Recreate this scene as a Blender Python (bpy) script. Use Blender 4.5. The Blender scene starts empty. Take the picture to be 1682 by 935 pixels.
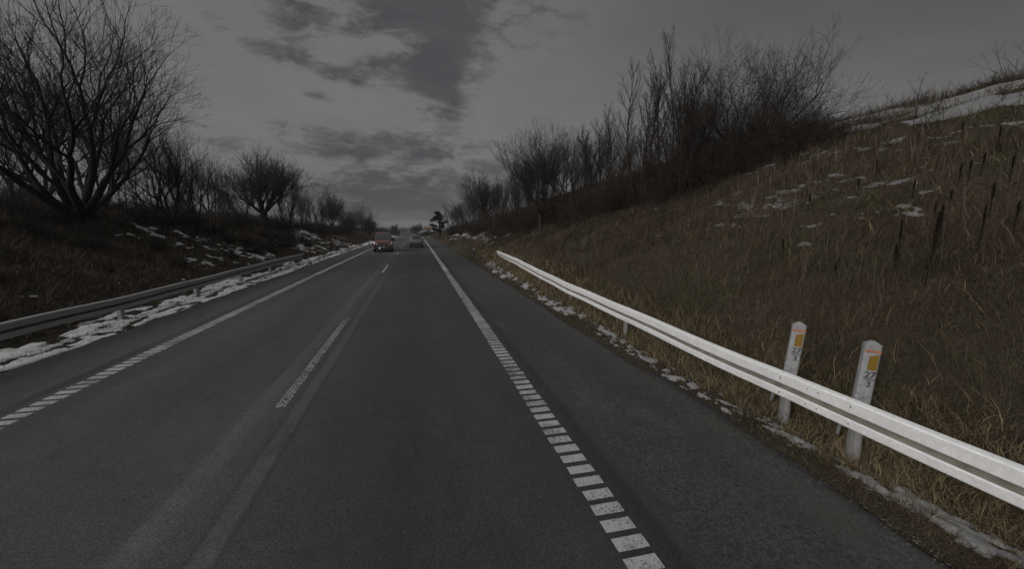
import bpy, math, random
import numpy as np
from mathutils import Vector, Matrix

R = math.radians
scene = bpy.context.scene
COL = scene.collection
rng = np.random.default_rng(7)

# ------------------------------------------------------------------ basics
def tag(o, label=None, cat=None, group=None, kind=None):
    if label: o['label'] = label
    if cat: o['category'] = cat
    if group: o['group'] = group
    if kind: o['kind'] = kind
    return o

def link(name, me, mat=None, parent=None, loc=None):
    o = bpy.data.objects.new(name, me)
    COL.objects.link(o)
    if mat is not None and me is not None:
        me.materials.append(mat)
    if parent is not None: o.parent = parent
    if loc is not None: o.location = loc
    return o

def empty(name, loc=(0, 0, 0), rz=0.0):
    o = bpy.data.objects.new(name, None)
    COL.objects.link(o)
    o.location = loc
    o.rotation_euler = (0, 0, rz)
    o.empty_display_size = .2
    return o

def np_mesh(name, V, Q, smooth=True, attr=None):
    """mesh from an (n,3) array and an (m,k) face array"""
    V = np.asarray(V, np.float32); Q = np.asarray(Q, np.int32)
    me = bpy.data.meshes.new(name)
    k = Q.shape[1]
    me.vertices.add(len(V)); me.vertices.foreach_set('co', V.ravel())
    me.loops.add(Q.size); me.loops.foreach_set('vertex_index', Q.ravel())
    me.polygons.add(len(Q))
    me.polygons.foreach_set('loop_start', np.arange(0, Q.size, k, dtype=np.int32))
    me.polygons.foreach_set('use_smooth', np.full(len(Q), smooth, bool))
    if attr:
        for an, av in attr.items():
            a = me.attributes.new(an, 'FLOAT', 'POINT')
            a.data.foreach_set('value', np.asarray(av, np.float32))
    me.update(calc_edges=True)
    me.validate()
    return me

class MB:
    """collects simple shapes into one mesh"""
    def __init__(self): self.v = []; self.f = []
    def add(self, vs, fs):
        b = len(self.v)
        self.v += [tuple(p) for p in vs]
        self.f += [tuple(b + i for i in q) for q in fs]
    def box(self, c, s, rz=0.0, M=None):
        x, y, z = s[0] / 2, s[1] / 2, s[2] / 2
        vs = [Vector((a * x, b * y, d * z)) for a in (-1, 1) for b in (-1, 1) for d in (-1, 1)]
        m = M if M is not None else Matrix.Rotation(rz, 3, 'Z')
        vs = [m @ p + Vector(c) for p in vs]
        self.add(vs, [(0, 1, 3, 2), (4, 6, 7, 5), (0, 4, 5, 1), (2, 3, 7, 6), (0, 2, 6, 4), (1, 5, 7, 3)])
    def loft(self, rings, caps=True, closed=True):
        n = len(rings[0]); b = len(self.v)
        for r in rings: self.v += [tuple(p) for p in r]
        for i in range(len(rings) - 1):
            for j in range(n if closed else n - 1):
                k = (j + 1) % n
                self.f.append((b + i * n + j, b + i * n + k, b + (i + 1) * n + k, b + (i + 1) * n + j))
        if caps == 'strip':
            for o_ in (b, b + (len(rings) - 1) * n):
                for j in range(n // 2 - 1): self.f.append((o_ + j, o_ + j + 1, o_ + n - 2 - j, o_ + n - 1 - j))
        elif caps and closed:
            self.f.append(tuple(b + j for j in reversed(range(n))))
            self.f.append(tuple(b + (len(rings) - 1) * n + j for j in range(n)))
    def cyl(self, a, b_, r, n=12, r2=None):
        a = Vector(a); b_ = Vector(b_); d = (b_ - a).normalized()
        u = d.orthogonal().normalized(); w = d.cross(u)
        r2 = r if r2 is None else r2
        ring = lambda p, q: [p + (u * math.cos(t) + w * math.sin(t)) * q for t in [2 * math.pi * i / n for i in range(n)]]
        self.loft([ring(a, r), ring(b_, r2)])
    def dome(self, c, d, r, h, n=10):
        c = Vector(c); d = Vector(d).normalized(); u = d.orthogonal().normalized(); w = d.cross(u)
        rings = []
        for k in range(4):
            t = k / 3 * math.pi / 2 * .97
            q = r * math.cos(t); z = h * math.sin(t)
            rings.append([c + d * z + (u * math.cos(a) + w * math.sin(a)) * q for a in [2 * math.pi * i / n for i in range(n)]])
        self.loft(rings)
    def build(self, name, mat, parent=None, loc=None, smooth=False, bevel=0):
        me = bpy.data.meshes.new(name)
        me.from_pydata(self.v, [], self.f)
        me.update()
        import bmesh
        bm = bmesh.new(); bm.from_mesh(me); bmesh.ops.recalc_face_normals(bm, faces=bm.faces)
        if bevel:
            bmesh.ops.bevel(bm, geom=list(bm.edges), offset=bevel, segments=2, profile=.6, affect='EDGES', clamp_overlap=True)
        bm.to_mesh(me); bm.free()
        if smooth: me.polygons.foreach_set('use_smooth', [True] * len(me.polygons))
        return link(name, me, mat, parent, loc)

# value noise on arrays
_perm = np.random.default_rng(3).random((256, 256)).astype(np.float32)
def vnoise(x, y):
    xi = np.floor(x).astype(int); yi = np.floor(y).astype(int)
    fx = x - xi; fy = y - yi
    fx = fx * fx * (3 - 2 * fx); fy = fy * fy * (3 - 2 * fy)
    a = _perm[xi & 255, yi & 255]; b = _perm[(xi + 1) & 255, yi & 255]
    c = _perm[xi & 255, (yi + 1) & 255]; d = _perm[(xi + 1) & 255, (yi + 1) & 255]
    return (a * (1 - fx) + b * fx) * (1 - fy) + (c * (1 - fx) + d * fx) * fy
def fbm(x, y, o=4, g=.5):
    s = 0; a = 1; t = 0
    for i in range(o):
        s = s + a * vnoise(x * 2 ** i + 17.3 * i, y * 2 ** i + 5.1 * i); t += a; a *= g
    return s / t
def sstep(a, b, x):
    t = np.clip((x - a) / (b - a), 0, 1)
    return t * t * (3 - 2 * t)

# ------------------------------------------------------------------ camera
CAMZ = 2.6
F = 660.0
YAW = math.atan(.2355); PIT = R(8.23)
cam_d = bpy.data.cameras.new('camera')
cam = bpy.data.objects.new('camera', cam_d); COL.objects.link(cam)
cam_d.sensor_width = 36; cam_d.lens = 36 * F / 1682
cam_d.clip_start = .1; cam_d.clip_end = 6000
cam.location = (0, 0, CAMZ)
cam.rotation_euler = (math.pi / 2 - PIT, 0, -YAW)
scene.camera = cam
CR = (Matrix.Rotation(-YAW, 3, 'Z') @ Matrix.Rotation(math.pi / 2 - PIT, 3, 'X'))
def ray(px, py):
    return (CR @ Vector(((px - 841) / F, -(py - 467.5) / F, -1))).normalized()

# ------------------------------------------------------------------ terrain
ROAD_L, ROAD_R = -7.25, 4.0
def rz(Y):
    Y = np.asarray(Y, float)
    a = -4.0e-5 * np.clip(Y, 0, 260) ** 2
    return a - .0208 * np.clip(Y - 260, 0, 90) + 2.4 * sstep(420, 900, Y)
RX = [3.7, 4.0, 4.2, 4.75, 5.2, 5.8, 16.0, 19.8, 21.2, 40, 120, 700]
RZ = [-.06, -.045, .0, -.05, .06, .34, 6.05, 7.55, 7.75, 8.3, 9, 10]
LX = [7.0, 7.25, 7.5, 8.1, 8.8, 9.4, 15.2, 16.6, 18.5, 40, 120, 700]
LZ = [-.06, -.045, -.01, .03, .14, .4, 3.3, 3.72, 3.9, 4.6, 5.5, 7]
def hgt(X, Y, bumps=True):
    X = np.asarray(X, float); Y = np.asarray(Y, float)
    sr = np.interp(Y, [-60, 45, 75, 110, 160, 260, 400], [1, 1, .8, .5, .28, .1, .05])
    sl = np.interp(Y, [-60, 22, 45, 90, 160, 260, 400], [1, 1, .85, .5, .3, .12, .05])
    edge = .3
    rr = np.interp(X, RX, RZ); ll = np.interp(-X, LX, LZ)
    lowr = np.minimum(rr, .2); lowl = np.minimum(ll, .15)
    zr = lowr + (rr - lowr) * sr; zl = lowl + (ll - lowl) * sl
    zr = zr + np.interp(Y, [4, 8.5, 12.2, 16, 26, 60, 100], [0, .08, .24, .36, .52, .5, .3]) * sstep(4.1, 4.85, X) * (1 - sstep(8, 13, X))
    z = np.where(X > 0, zr, zl)
    if bumps:
        m = sstep(4.7, 6.5, X) + sstep(7.8, 9.6, -X)
        z = z + m * ((fbm(X * .55, Y * .55, 3) - .5) * .34 + (vnoise(X * 1.7 + 9, Y * 1.7) - .5) * .14 + (fbm(X * .13 + 40, Y * .13, 2) - .5) * .7 * (sstep(6, 10, X) + sstep(9.5, 13, -X)))
    return z + rz(Y)
def hz1(x, y): return float(hgt(np.array([x]), np.array([y]))[0])
def at(px, py, maxd=400):
    d = ray(px, py)
    t = np.concatenate([np.linspace(2, 60, 3000), np.linspace(60, maxd, 3000)])
    X = d.x * t; Y = d.y * t; Z = CAMZ + d.z * t
    hit = np.where(Z <= hgt(X, Y))[0]
    i = hit[0] if len(hit) else len(t) - 1
    return float(X[i]), float(Y[i]), float(hgt(X[i:i + 1], Y[i:i + 1])[0])
def onray(px, py, Y):
    d = ray(px, py); t = Y / d.y
    return d.x * t, Y, CAMZ + d.z * t

# ------------------------------------------------------------------ materials
class NT:
    def __init__(self, tree): self.t = tree
    def n(self, typ, **kw):
        n = self.t.nodes.new(typ)
        ins = kw.pop('ins', {})
        for k, v in kw.items(): setattr(n, k, v)
        for k, v in ins.items():
            s = n.inputs[k]
            if isinstance(v, bpy.types.NodeSocket): self.t.links.new(v, s)
            else: s.default_value = v
        return n
    def math(self, op, a, b=None, c=None, clamp=False):
        ins = {0: a}
        if b is not None: ins[1] = b
        if c is not None: ins[2] = c
        return self.n('ShaderNodeMath', operation=op, use_clamp=clamp, ins=ins).outputs[0]
    def mix(self, f, a, b, blend='MIX'):
        m = self.n('ShaderNodeMix', data_type='RGBA', blend_type=blend)
        for k, v in ((0, f), (6, a), (7, b)):
            if isinstance(v, bpy.types.NodeSocket): self.t.links.new(v, m.inputs[k])
            else: m.inputs[k].default_value = v
        return m.outputs[2]
    def noise(self, vec, scale, detail=4, rough=.55, dist=0):
        return self.n('ShaderNodeTexNoise', ins={'Vector': vec, 'Scale': scale, 'Detail': detail, 'Roughness': rough, 'Distortion': dist}).outputs[0]
    def ramp(self, f, stops, interp='LINEAR'):
        r = self.n('ShaderNodeValToRGB', ins={0: f})
        cr = r.color_ramp; cr.interpolation = interp
        while len(cr.elements) < len(stops): cr.elements.new(.5)
        for e, (p, c) in zip(cr.elements, stops):
            e.position = p
            e.color = c if len(c) == 4 else (*c, 1)
        return r.outputs[0]
    def smooth(self, x, a, b):
        return self.n('ShaderNodeMapRange', interpolation_type='SMOOTHSTEP', ins={0: x, 1: a, 2: b, 3: 0, 4: 1}).outputs[0]
    def scale(self, vec, s):
        return self.n('ShaderNodeVectorMath', operation='MULTIPLY', ins={0: vec, 1: s}).outputs[0]

def g(v): return (v, v, v, 1)
def material(name):
    m = bpy.data.materials.new(name); m.use_nodes = True
    t = NT(m.node_tree); b = m.node_tree.nodes['Principled BSDF']
    return m, t, b
def setb(t, b, **kw):
    names = {'color': 'Base Color', 'rough': 'Roughness', 'metal': 'Metallic', 'spec': 'Specular IOR Level', 'coat': 'Coat Weight'}
    for k, v in kw.items():
        s = b.inputs[names[k]]
        if isinstance(v, bpy.types.NodeSocket): t.t.links.new(v, s)
        else: s.default_value = v
def bump(t, b, h, strength, dist):
    n = t.n('ShaderNodeBump', ins={'Height': h, 'Strength': strength, 'Distance': dist})
    t.t.links.new(n.outputs[0], b.inputs['Normal'])
def simple(name, c, rough=.6, metal=0., var=.15, scale=8., coat=0., spec=.5):
    m, t, b = material(name)
    co = t.n('ShaderNodeTexCoord').outputs['Object']
    f = t.noise(co, scale, 5)
    c = tuple(c)
    lo = tuple(x * (1 - var) for x in c) + (1,); hi = tuple(min(1, x * (1 + var)) for x in c) + (1,)
    setb(t, b, color=t.ramp(f, [(.3, lo), (.7, hi)]), rough=rough, metal=metal, coat=coat, spec=spec)
    return m

def mat_asphalt():
    m, t, b = material('asphalt')
    co = t.n('ShaderNodeTexCoord').outputs['Object']
    sx = t.n('ShaderNodeSeparateXYZ', ins={0: co})
    x = sx.outputs[0]
    wob = t.noise(t.scale(co, (1, .18, 1)), .8, 4)
    xw = t.math('ADD', x, t.math('MULTIPLY', t.math('SUBTRACT', wob, .5), .10))
    u = t.math('DIVIDE', t.math('ADD', xw, 7.5), 11.7, clamp=True)
    P = lambda X: (X + 7.5) / 11.7
    lat = t.ramp(u, [(P(-7.3), g(.092)), (P(-6.05), g(.086)), (P(-5.96), g(.108)), (P(-5.86), g(.058)), (P(-5.72), g(.052)), (P(-5.66), g(.085)),
                     (P(-5.0), g(.080)), (P(-4.6), g(.095)), (P(-3.6), g(.074)), (P(-2.9), g(.086)), (P(-2.44), g(.088)), (P(-2.40), g(.120)), (P(-2.16), g(.108)),
                     (P(-2.12), g(.088)), (P(-1.86), g(.080)), (P(-1.84), g(.052)), (P(-1.81), g(.104)), (P(-1.62), g(.104)), (P(-1.60), g(.040)), (P(-1.565), g(.074)), (P(-.95), g(.064)),
                     (P(-.1), g(.054)), (P(.8), g(.062)), (P(1.4), g(.056)), (P(1.80), g(.050)), (P(1.97), g(.034)), (P(2.03), g(.060)), (P(2.6), g(.064)), (P(3.2), g(.056)), (P(4.0), g(.068))])
    big = t.noise(t.scale(co, (1, .3, 1)), .45, 5, .6)
    med = t.noise(co, 2.6, 6, .65)
    agg = t.n('ShaderNodeTexVoronoi', ins={'Vector': co, 'Scale': 105.0}).outputs['Color']
    aggv = t.n('ShaderNodeSeparateColor', ins={0: agg}).outputs[0]
    fine = t.noise(co, 140, 2, .7)
    fac = t.math('MULTIPLY', t.math('ADD', .55, t.math('MULTIPLY', big, .9)), t.math('ADD', .62, t.math('MULTIPLY', med, .76)))
    fac = t.math('MULTIPLY', fac, t.math('ADD', .52, t.math('MULTIPLY', aggv, .98)))
    fac = t.math('MULTIPLY', fac, t.math('ADD', .3, t.math('MULTIPLY', fine, 1.4)))
    comb = t.n('ShaderNodeCombineColor', ins={0: t.math('MULTIPLY', fac, .98), 1: fac, 2: t.math('MULTIPLY', fac, 1.05)}).outputs[0]
    col = t.mix(1.0, t.mix(1.0, lat, (.63, .625, .62, 1), 'MULTIPLY'), comb, 'MULTIPLY')
    # salt dust streaks and tar crack lines
    streak = t.smooth(t.noise(t.scale(co, (9, .22, 1)), 1.0, 4, .6), .55, .78)
    col = t.mix(t.math('MULTIPLY', streak, .20), col, g(.085))
    blot = t.smooth(t.noise(t.scale(co, (1, .4, 1)), .75, 6, .7), .56, .70)
    col = t.mix(t.math('MULTIPLY', blot, .55), col, g(.072))
    blot2 = t.smooth(t.noise(t.scale(co, (1, .25, 1)), 1.3, 6, .7), .60, .72)
    col = t.mix(t.math('MULTIPLY', blot2, .65), col, g(.020))
    coarse = t.n('ShaderNodeSeparateColor', ins={0: t.n('ShaderNodeTexVoronoi', ins={'Vector': co, 'Scale': 36.0}).outputs['Color']}).outputs[0]
    shr = t.smooth(t.math('ADD', xw, t.math('MULTIPLY', med, .3)), 2.15, 2.5)
    cg = t.math('ADD', .55, t.math('MULTIPLY', coarse, .95))
    col = t.mix(t.math('MULTIPLY', shr, .8), col, t.mix(1.0, col, t.n('ShaderNodeCombineColor', ins={0: cg, 1: cg, 2: cg}).outputs[0], 'MULTIPLY'))
    # mud and grit on the outer shoulders
    sh = t.math('MAXIMUM', t.smooth(xw, 2.3, 3.9), t.smooth(xw, -6.4, -7.2))
    mud = t.math('MULTIPLY', sh, t.smooth(t.noise(t.scale(co, (1, .55, 1)), 2.4, 7, .75), .42, .60))
    col = t.mix(t.math('MULTIPLY', mud, .65), col, (.050, .045, .038, 1))
    vor = t.n('ShaderNodeTexVoronoi', feature='DISTANCE_TO_EDGE', ins={'Vector': t.n('ShaderNodeVectorMath', operation='ADD', ins={0: t.scale(co, (.5, .16, 1)), 1: t.scale(t.n('ShaderNodeTexNoise', ins={'Vector': co, 'Scale': 1.3, 'Detail': 4.0}).outputs[1], (.35, .35, 0))}).outputs[0], 'Scale': .8}).outputs['Distance']
    crack = t.math('MULTIPLY', t.math('SUBTRACT', 1, t.smooth(vor, .0, .010)), t.smooth(t.noise(co, .35, 2), .44, .56))
    col = t.mix(t.math('MULTIPLY', crack, .28), col, g(.016))
    # pale grit
    grit = t.n('ShaderNodeTexVoronoi', ins={'Vector': co, 'Scale': 17.0})
    gm = t.math('MULTIPLY', t.math('LESS_THAN', grit.outputs['Distance'], .13), t.math('GREATER_THAN', t.n('ShaderNodeSeparateColor', ins={0: grit.outputs['Color']}).outputs[1], t.math('SUBTRACT', .90, t.math('MULTIPLY', t.smooth(x, 2.0, 3.8), .5))))
    col = t.mix(t.math('MULTIPLY', gm, .5), col, g(.16))
    setb(t, b, color=col, rough=t.math('ADD', .72, t.math('MULTIPLY', med, .22)), spec=.35)
    bump(t, b, t.math('ADD', aggv, fine), .7, .008)
    return m

def mat_paint():
    m, t, b = material('road_paint')
    co = t.n('ShaderNodeTexCoord').outputs['Object']
    w = t.noise(co, 9, 7, .75)
    w2 = t.noise(co, 1.1, 3)
    f = t.smooth(t.math('ADD', t.math('MULTIPLY', w, .75), t.math('MULTIPLY', w2, .35)), .34, .58)
    col = t.mix(f, g(.09), g(.33))
    f3 = t.smooth(t.math('ADD', t.math('MULTIPLY', t.noise(co, 42, 5, .7), .7), t.math('MULTIPLY', w2, .32)), .42, .50)
    col = t.mix(f3, g(.055), col)
    setb(t, b, color=col, rough=.75, spec=.3)
    bump(t, b, w, .3, .004)
    return m

def mat_ground():
    m, t, b = material('winter_soil_and_thatch')
    co = t.n('ShaderNodeTexCoord').outputs['Object']
    n1 = t.noise(co, .6, 5, .6)
    n2 = t.noise(co, 9, 6, .7)
    n3 = t.noise(t.scale(co, (1, 1, .4)), 38, 4, .7)
    c1 = t.ramp(n1, [(.3, (.036, .027, .020)), (.48, (.046, .036, .026)), (.62, (.038, .035, .022)), (.75, (.058, .043, .031))])
    f = t.math('ADD', t.math('MULTIPLY', n2, .6), t.math('MULTIPLY', n3, .5))
    c2 = t.ramp(f, [(.32, g(.28)), (.55, g(1.0)), (.78, g(1.9))])
    # pale far fields and litter
    col = t.mix(1.0, c1, c2, 'MULTIPLY')
    setb(t, b, color=col, rough=.95, spec=.1)
    bump(t, b, f, 1.0, .08)
    return m

def mat_blades(name, stops):
    m, t, b = material(name)
    a = t.n('ShaderNodeAttribute', attribute_name='tint').outputs['Fac']
    setb(t, b, color=t.ramp(a, stops), rough=.85, spec=.15)
    b.inputs['Subsurface Weight'].default_value = 0
    return m

def mat_snow(name, k):
    m, t, b = material(name)
    co = t.n('ShaderNodeTexCoord').outputs['Object']
    n = t.noise(co, 14, 6, .7); n2 = t.noise(co, 1.7, 4)
    f = t.math('ADD', t.math('MULTIPLY', n, .55), t.math('MULTIPLY', n2, .5))
    col = t.ramp(f, [(.30, (.24 * k, .23 * k, .21 * k)), (.42, (.52 * k, .52 * k, .525 * k)), (.60, (.66 * k, .67 * k, .69 * k))])
    setb(t, b, color=col, rough=.8, spec=.2)
    bump(t, b, n, .6, .03)
    return m

def mat_bark(name, c, var=.5, scale=14):
    m, t, b = material(name)
    co = t.n('ShaderNodeTexCoord').outputs['Object']
    n = t.noise(t.scale(co, (1, 1, .25)), scale, 6, .7)
    lo = tuple(x * (1 - var) for x in c); hi = tuple(x * (1 + var) for x in c)
    setb(t, b, color=t.ramp(n, [(.35, lo), (.65, hi)]), rough=.95, spec=.1)
    bump(t, b, n, .8, .03)
    return m

def mat_galv(name, c=.55, rough=.42, metal=.75):
    m, t, b = material(name)
    co = t.n('ShaderNodeTexCoord').outputs['Object']
    v = t.n('ShaderNodeTexVoronoi', ins={'Vector': co, 'Scale': 34.0})
    sp = t.n('ShaderNodeSeparateColor', ins={0: v.outputs['Color']}).outputs[0]
    n = t.noise(co, 5, 6, .7)
    f = t.math('ADD', t.math('MULTIPLY', sp, .22), t.math('MULTIPLY', n, .75))
    col = t.ramp(f, [(.30, (c * .88, c * .89, c * .91)), (.5, (c * .97, c * .98, c)), (.72, (c * 1.08, c * 1.09, c * 1.11))])
    dirt = t.smooth(t.noise(t.scale(co, (1, .4, 6)), 3.0, 5, .7), .58, .78)
    col = t.mix(t.math('MULTIPLY', dirt, .32), col, (.16, .145, .12, 1))
    setb(t, b, color=col, rough=t.math('ADD', rough - .08, t.math('MULTIPLY', n, .2)), metal=metal)
    bump(t, b, n, .04, .01)
    return m

M = {}
M['asphalt'] = mat_asphalt()
M['paint'] = mat_paint()
M['ground'] = mat_ground()
M['snow'] = mat_snow('old_snow', 1.0)
M['snow_dirty'] = mat_snow('dirty_snow_crust', .33)
M['snow_crest'] = mat_snow('thawing_crest_snow', .21)
M['grass'] = mat_blades('dry_grass', [(0, (.017, .012, .009)), (.22, (.050, .035, .026)), (.42, (.088, .067, .048)), (.56, (.042, .039, .023)), (.64, (.050, .050, .026)), (.78, (.150, .120, .072)), (1, (.28, .225, .13))])
M['litter'] = mat_blades('dead_leaves_and_stems', [(0, (.055, .046, .037)), (.5, (.135, .112, .088)), (.8, (.20, .168, .125)), (1, (.26, .22, .165))])
M['bark'] = mat_bark('dark_bark', (.022, .020, .018))
M['twig'] = mat_bark('twig_bark', (.034, .030, .027), .4)
M['bark_pale'] = mat_bark('grey_bark', (.075, .066, .054))
M['twig_r'] = mat_bark('reddish_twig_bark', (.032, .027, .0235), .4)
M['galv'] = mat_galv('galvanised_rail', .80, .40, .35)
M['galv_dull'] = mat_galv('dull_rail', .36, .55, .5)  # darker, rougher steel than the bright rail
M['grime_shade'] = simple('grimy_shaded_valley', (.17, .16, .14), .8, .15, .3, 6)  # dirt and recess shade in one dark colour
M['galv_post'] = mat_galv('galvanised_post', .30, .5, .6)
M['stone'] = simple('grey_stone', (.050, .047, .043), .9, 0, .5, 3)
def mat_marker():
    m, t, b = material('dirty_white_plastic')
    co = t.n('ShaderNodeTexCoord').outputs['Object']
    n = t.noise(t.scale(co, (1, 1, .5)), 9, 7, .7)
    z = t.n('ShaderNodeSeparateXYZ', ins={0: co}).outputs[2]
    col = t.ramp(n, [(.32, (.15, .155, .16)), (.5, (.21, .215, .225)), (.7, (.245, .25, .26))])
    spl = t.math('MULTIPLY', t.smooth(t.noise(co, 26, 6, .75), .50, .62), t.smooth(t.math('ADD', z, t.math('MULTIPLY', n, .5)), 1.35, .75))
    col = t.mix(t.math('MULTIPLY', spl, .75), col, (.055, .048, .038, 1))
    scr = t.smooth(t.noise(t.scale(co, (3, 3, .8)), 30, 4, .7), .62, .68)
    col = t.mix(t.math('MULTIPLY', scr, .35), col, (.08, .078, .075, 1))
    setb(t, b, color=col, rough=.6, spec=.35)
    return m
M['white_plastic'] = mat_marker()
M['cap'] = simple('light_grey_cap', (.18, .185, .19), .6, 0, .1, 20)
M['orange'] = simple('orange_band', (.30, .115, .06), .6, 0, .4, 40)
M['amber'] = simple('amber_reflector', (.16, .098, .014), .35, 0, .2, 60)
M['ink'] = simple('black_lettering', (.020, .020, .024), .7, 0, .5, 60)
M['needles'] = mat_bark('dark_needles', (.018, .024, .017), .4)

# ------------------------------------------------------------------ ground sheet
def ax(segs):
    out = []
    for a, b_, s in segs:
        out.append(np.arange(a, b_, s))
    return np.concatenate(out)
xs = ax([(-900, -200, 100), (-200, -60, 20), (-60, -24, 3), (-24, -17, .6), (-17, -6.9, .16), (-6.9, 3.6, 1.5), (3.6, 6.2, .08), (6.2, 22, .16), (22, 30, .8), (30, 60, 4), (60, 200, 20), (200, 1001, 100)])
ys = [-30.0]
while ys[-1] < 0: ys.append(ys[-1] + 1.0)
while ys[-1] < 2500: ys.append(ys[-1] + (.14 if ys[-1] < 14 else .14 + (ys[-1] - 14) * .016))
ys = np.array(ys)
GX, GY = np.meshgrid(xs, ys)
GZ = hgt(GX, GY)
nx, ny = len(xs), len(ys)
idx = np.arange(nx * ny).reshape(ny, nx)
Q = np.stack([idx[:-1, :-1], idx[:-1, 1:], idx[1:, 1:], idx[1:, :-1]], -1).reshape(-1, 4)
ground = link('ground', np_mesh('ground', np.stack([GX, GY, GZ], -1).reshape(-1, 3), Q), M['ground'])
tag(ground, 'brown winter roadside ground with steep grassy banks', 'ground', kind='structure')

# ------------------------------------------------------------------ road
ry = [-14.0]
while ry[-1] < 420: ry.append(ry[-1] + (.16 if ry[-1] < 25 else .16 + (ry[-1] - 25) * .03))
ry = np.array(ry)
rxs = np.concatenate([[ROAD_L - .03, ROAD_L], np.linspace(-7, 3.8, 13), [ROAD_R, ROAD_R + .03]])
V = []
for y in ry:
    jl = (fbm(np.array([y * .9]), np.array([3.3]), 4)[0] - .5) * .22
    jr = (fbm(np.array([y * .9]), np.array([33.3]), 4)[0] - .5) * .5
    for i, x in enumerate(rxs):
        z = float(rz(y)) - (.06 if i in (0, len(rxs) - 1) else 0)
        V.append((x + (jl if i < 2 else jr if i > len(rxs) - 3 else 0), y, z))
n = len(rxs); m_ = len(ry)
idx = np.arange(n * m_).reshape(m_, n)
Q = np.stack([idx[:-1, :-1], idx[:-1, 1:], idx[1:, 1:], idx[1:, :-1]], -1).reshape(-1, 4)
road = link('road', np_mesh('road', V, Q), M['asphalt'])
tag(road, 'dark grey asphalt main road with paved shoulders', 'road', kind='structure')

def strip_quads(lst):
    V, Qs = [], []
    for (x0, x1, y0, y1) in lst:
        b = len(V)
        V += [(x0, y0, float(rz(y0)) + .005), (x1, y0, float(rz(y0)) + .005), (x1, y1, float(rz(y1)) + .005), (x0, y1, float(rz(y1)) + .005)]
        Qs.append((b, b + 1, b + 2, b + 3))
    return V, Qs
r_ = random.Random(5)
def edge_line(xc, w, y_solid, label):
    L = []
    y = -6.0
    while y < y_solid:
        j = lambda s: r_.uniform(-s, s)
        L.append((xc - w / 2 + j(.008), xc + w / 2 + j(.012), y + j(.006), y + .140 + j(.008)))
        y += .210
    while y < 300:
        s = 2 + y * .02
        L.append((xc - w / 2, xc + w / 2, y, y + s)); y += s
    o = link('road_marking', np_mesh('road_marking', *strip_quads(L), smooth=False), M['paint'])
    tag(o, label, 'road marking', kind='structure')
edge_line(1.635, .275, 24, 'ribbed white edge line beside the shoulder below the bright guardrail')
edge_line(-5.46, .28, 24, 'ribbed white edge line beside the snowy verge')
# lane dashes: the near one is worn to rows of studs
k = 0
for y0 in (6.15, 24.1, 40.5, 52.2, 63.5, 75, 87, 98, 110, 124, 140, 158, 178, 200, 225):
    L = []
    if k == 0:
        y = y0
        while y < y0 + 5.7:
            for c in (-.05, 0, .05):
                if r_.random() < .93:
                    jx, jy = r_.uniform(-.006, .006), r_.uniform(-.012, .012)
                    L.append((-2.01 + c - .019 + jx, -2.01 + c + .019 + jx, y + jy, y + .046 + jy))
            y += .077
    else:
        L.append((-2.05, -1.93, y0, y0 + 5.0))
    o = link('road_marking', np_mesh('road_marking', *strip_quads(L), smooth=False), M['paint'])
    tag(o, 'nearest white lane dash, worn to rows of small studs' if k == 0 else 'white dash of the broken line between the two lanes', 'road marking', None if k == 0 else 'white lane dashes farther up the road', 'structure')
    k += 1

# ------------------------------------------------------------------ snow
def m_leftverge(X, Y):
    e = -7.22 + (fbm(Y * .7, Y * 0 + 9, 4) - .5) * .5
    side = sstep(0, .12, e - X) * (1 - sstep(8.35, 9.1, -X + (fbm(X * .9, Y * .5, 3) - .5) * 1.2))
    n = fbm(X * 5.0 + 3, Y * 1.9, 6, .74)
    wv = .16 * np.sin(Y * .35) + (fbm(Y * .5, Y * 0 + 2, 3) - .5) * .5
    band = np.exp(-((X + 7.78 + wv) / .10) ** 2) * .24 + np.exp(-((X + 8.2 - wv) / .12) ** 2) * .18
    return side * 1.15 - n * 1.75 - band - (1 - side) * .4 - .15
def m_leftslope(X, Y):
    n = fbm(X * 2.4 + 9, Y * 1.3 + 4, 6, .68)
    big = fbm(X * .3, Y * .17 + 8, 3)
    zone = sstep(15, 27, Y) * (1 - sstep(13.8, 14.8, -X)) * sstep(8.5, 9.2, -X)
    return n + (big - .5) * .6 + zone * .17 - .86
def m_rightverge(X, Y):
    n = fbm(X * 9 + 20, Y * 5.5 + 2, 5, .66)
    c = 4.40 + .07 * np.sin(Y * .8) + .08 * (1 - sstep(3, 6, Y))
    return n - .63 + .12 * np.exp(-((X - c) / .15) ** 2) - .8 * sstep(.20, .36, np.abs(X - c)) + (fbm(Y * .8, Y * 0 + 3, 2) - .5) * .30
def m_rightfar(X, Y):
    n = fbm(X * 1.6 + 31, Y * .35 + 2, 5, .62)
    return n - .69 + .25 * np.exp(-((X - 6.9) / .65) ** 2) * sstep(31, 36, Y) * (1 - sstep(70, 90, Y)) - .6 * (1 - sstep(28, 33, Y)) - .3 * sstep(70, 100, Y)
def m_crest(X, Y):
    n = fbm(X * 1.1 + 11, Y * .28 + 60, 6, .66)
    zone = sstep(15.4, 16.6, X + (fbm(Y * .25, X * .2, 2) - .5) * 2.2) * (1 - sstep(19.0, 19.5, X))
    return zone * .56 + n * 1.7 - 1.36 - .25 * np.exp(-((X - 17.7 - .6 * np.sin(Y * .3)) / .3) ** 2)
def m_rightslope(X, Y):
    n = fbm(X * 4.2 + 51, Y * 1.5 + 30, 5, .70)
    zone = np.exp(-((X - 11.4) / 1.7) ** 2) * sstep(5.5, 7.5, Y) * (1 - sstep(13, 15, Y)) + .9 * np.exp(-((X - 14.5) / .9) ** 2) * sstep(7, 8.5, Y) * (1 - sstep(15, 17, Y))
    return n + zone * .15 - .775
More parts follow.
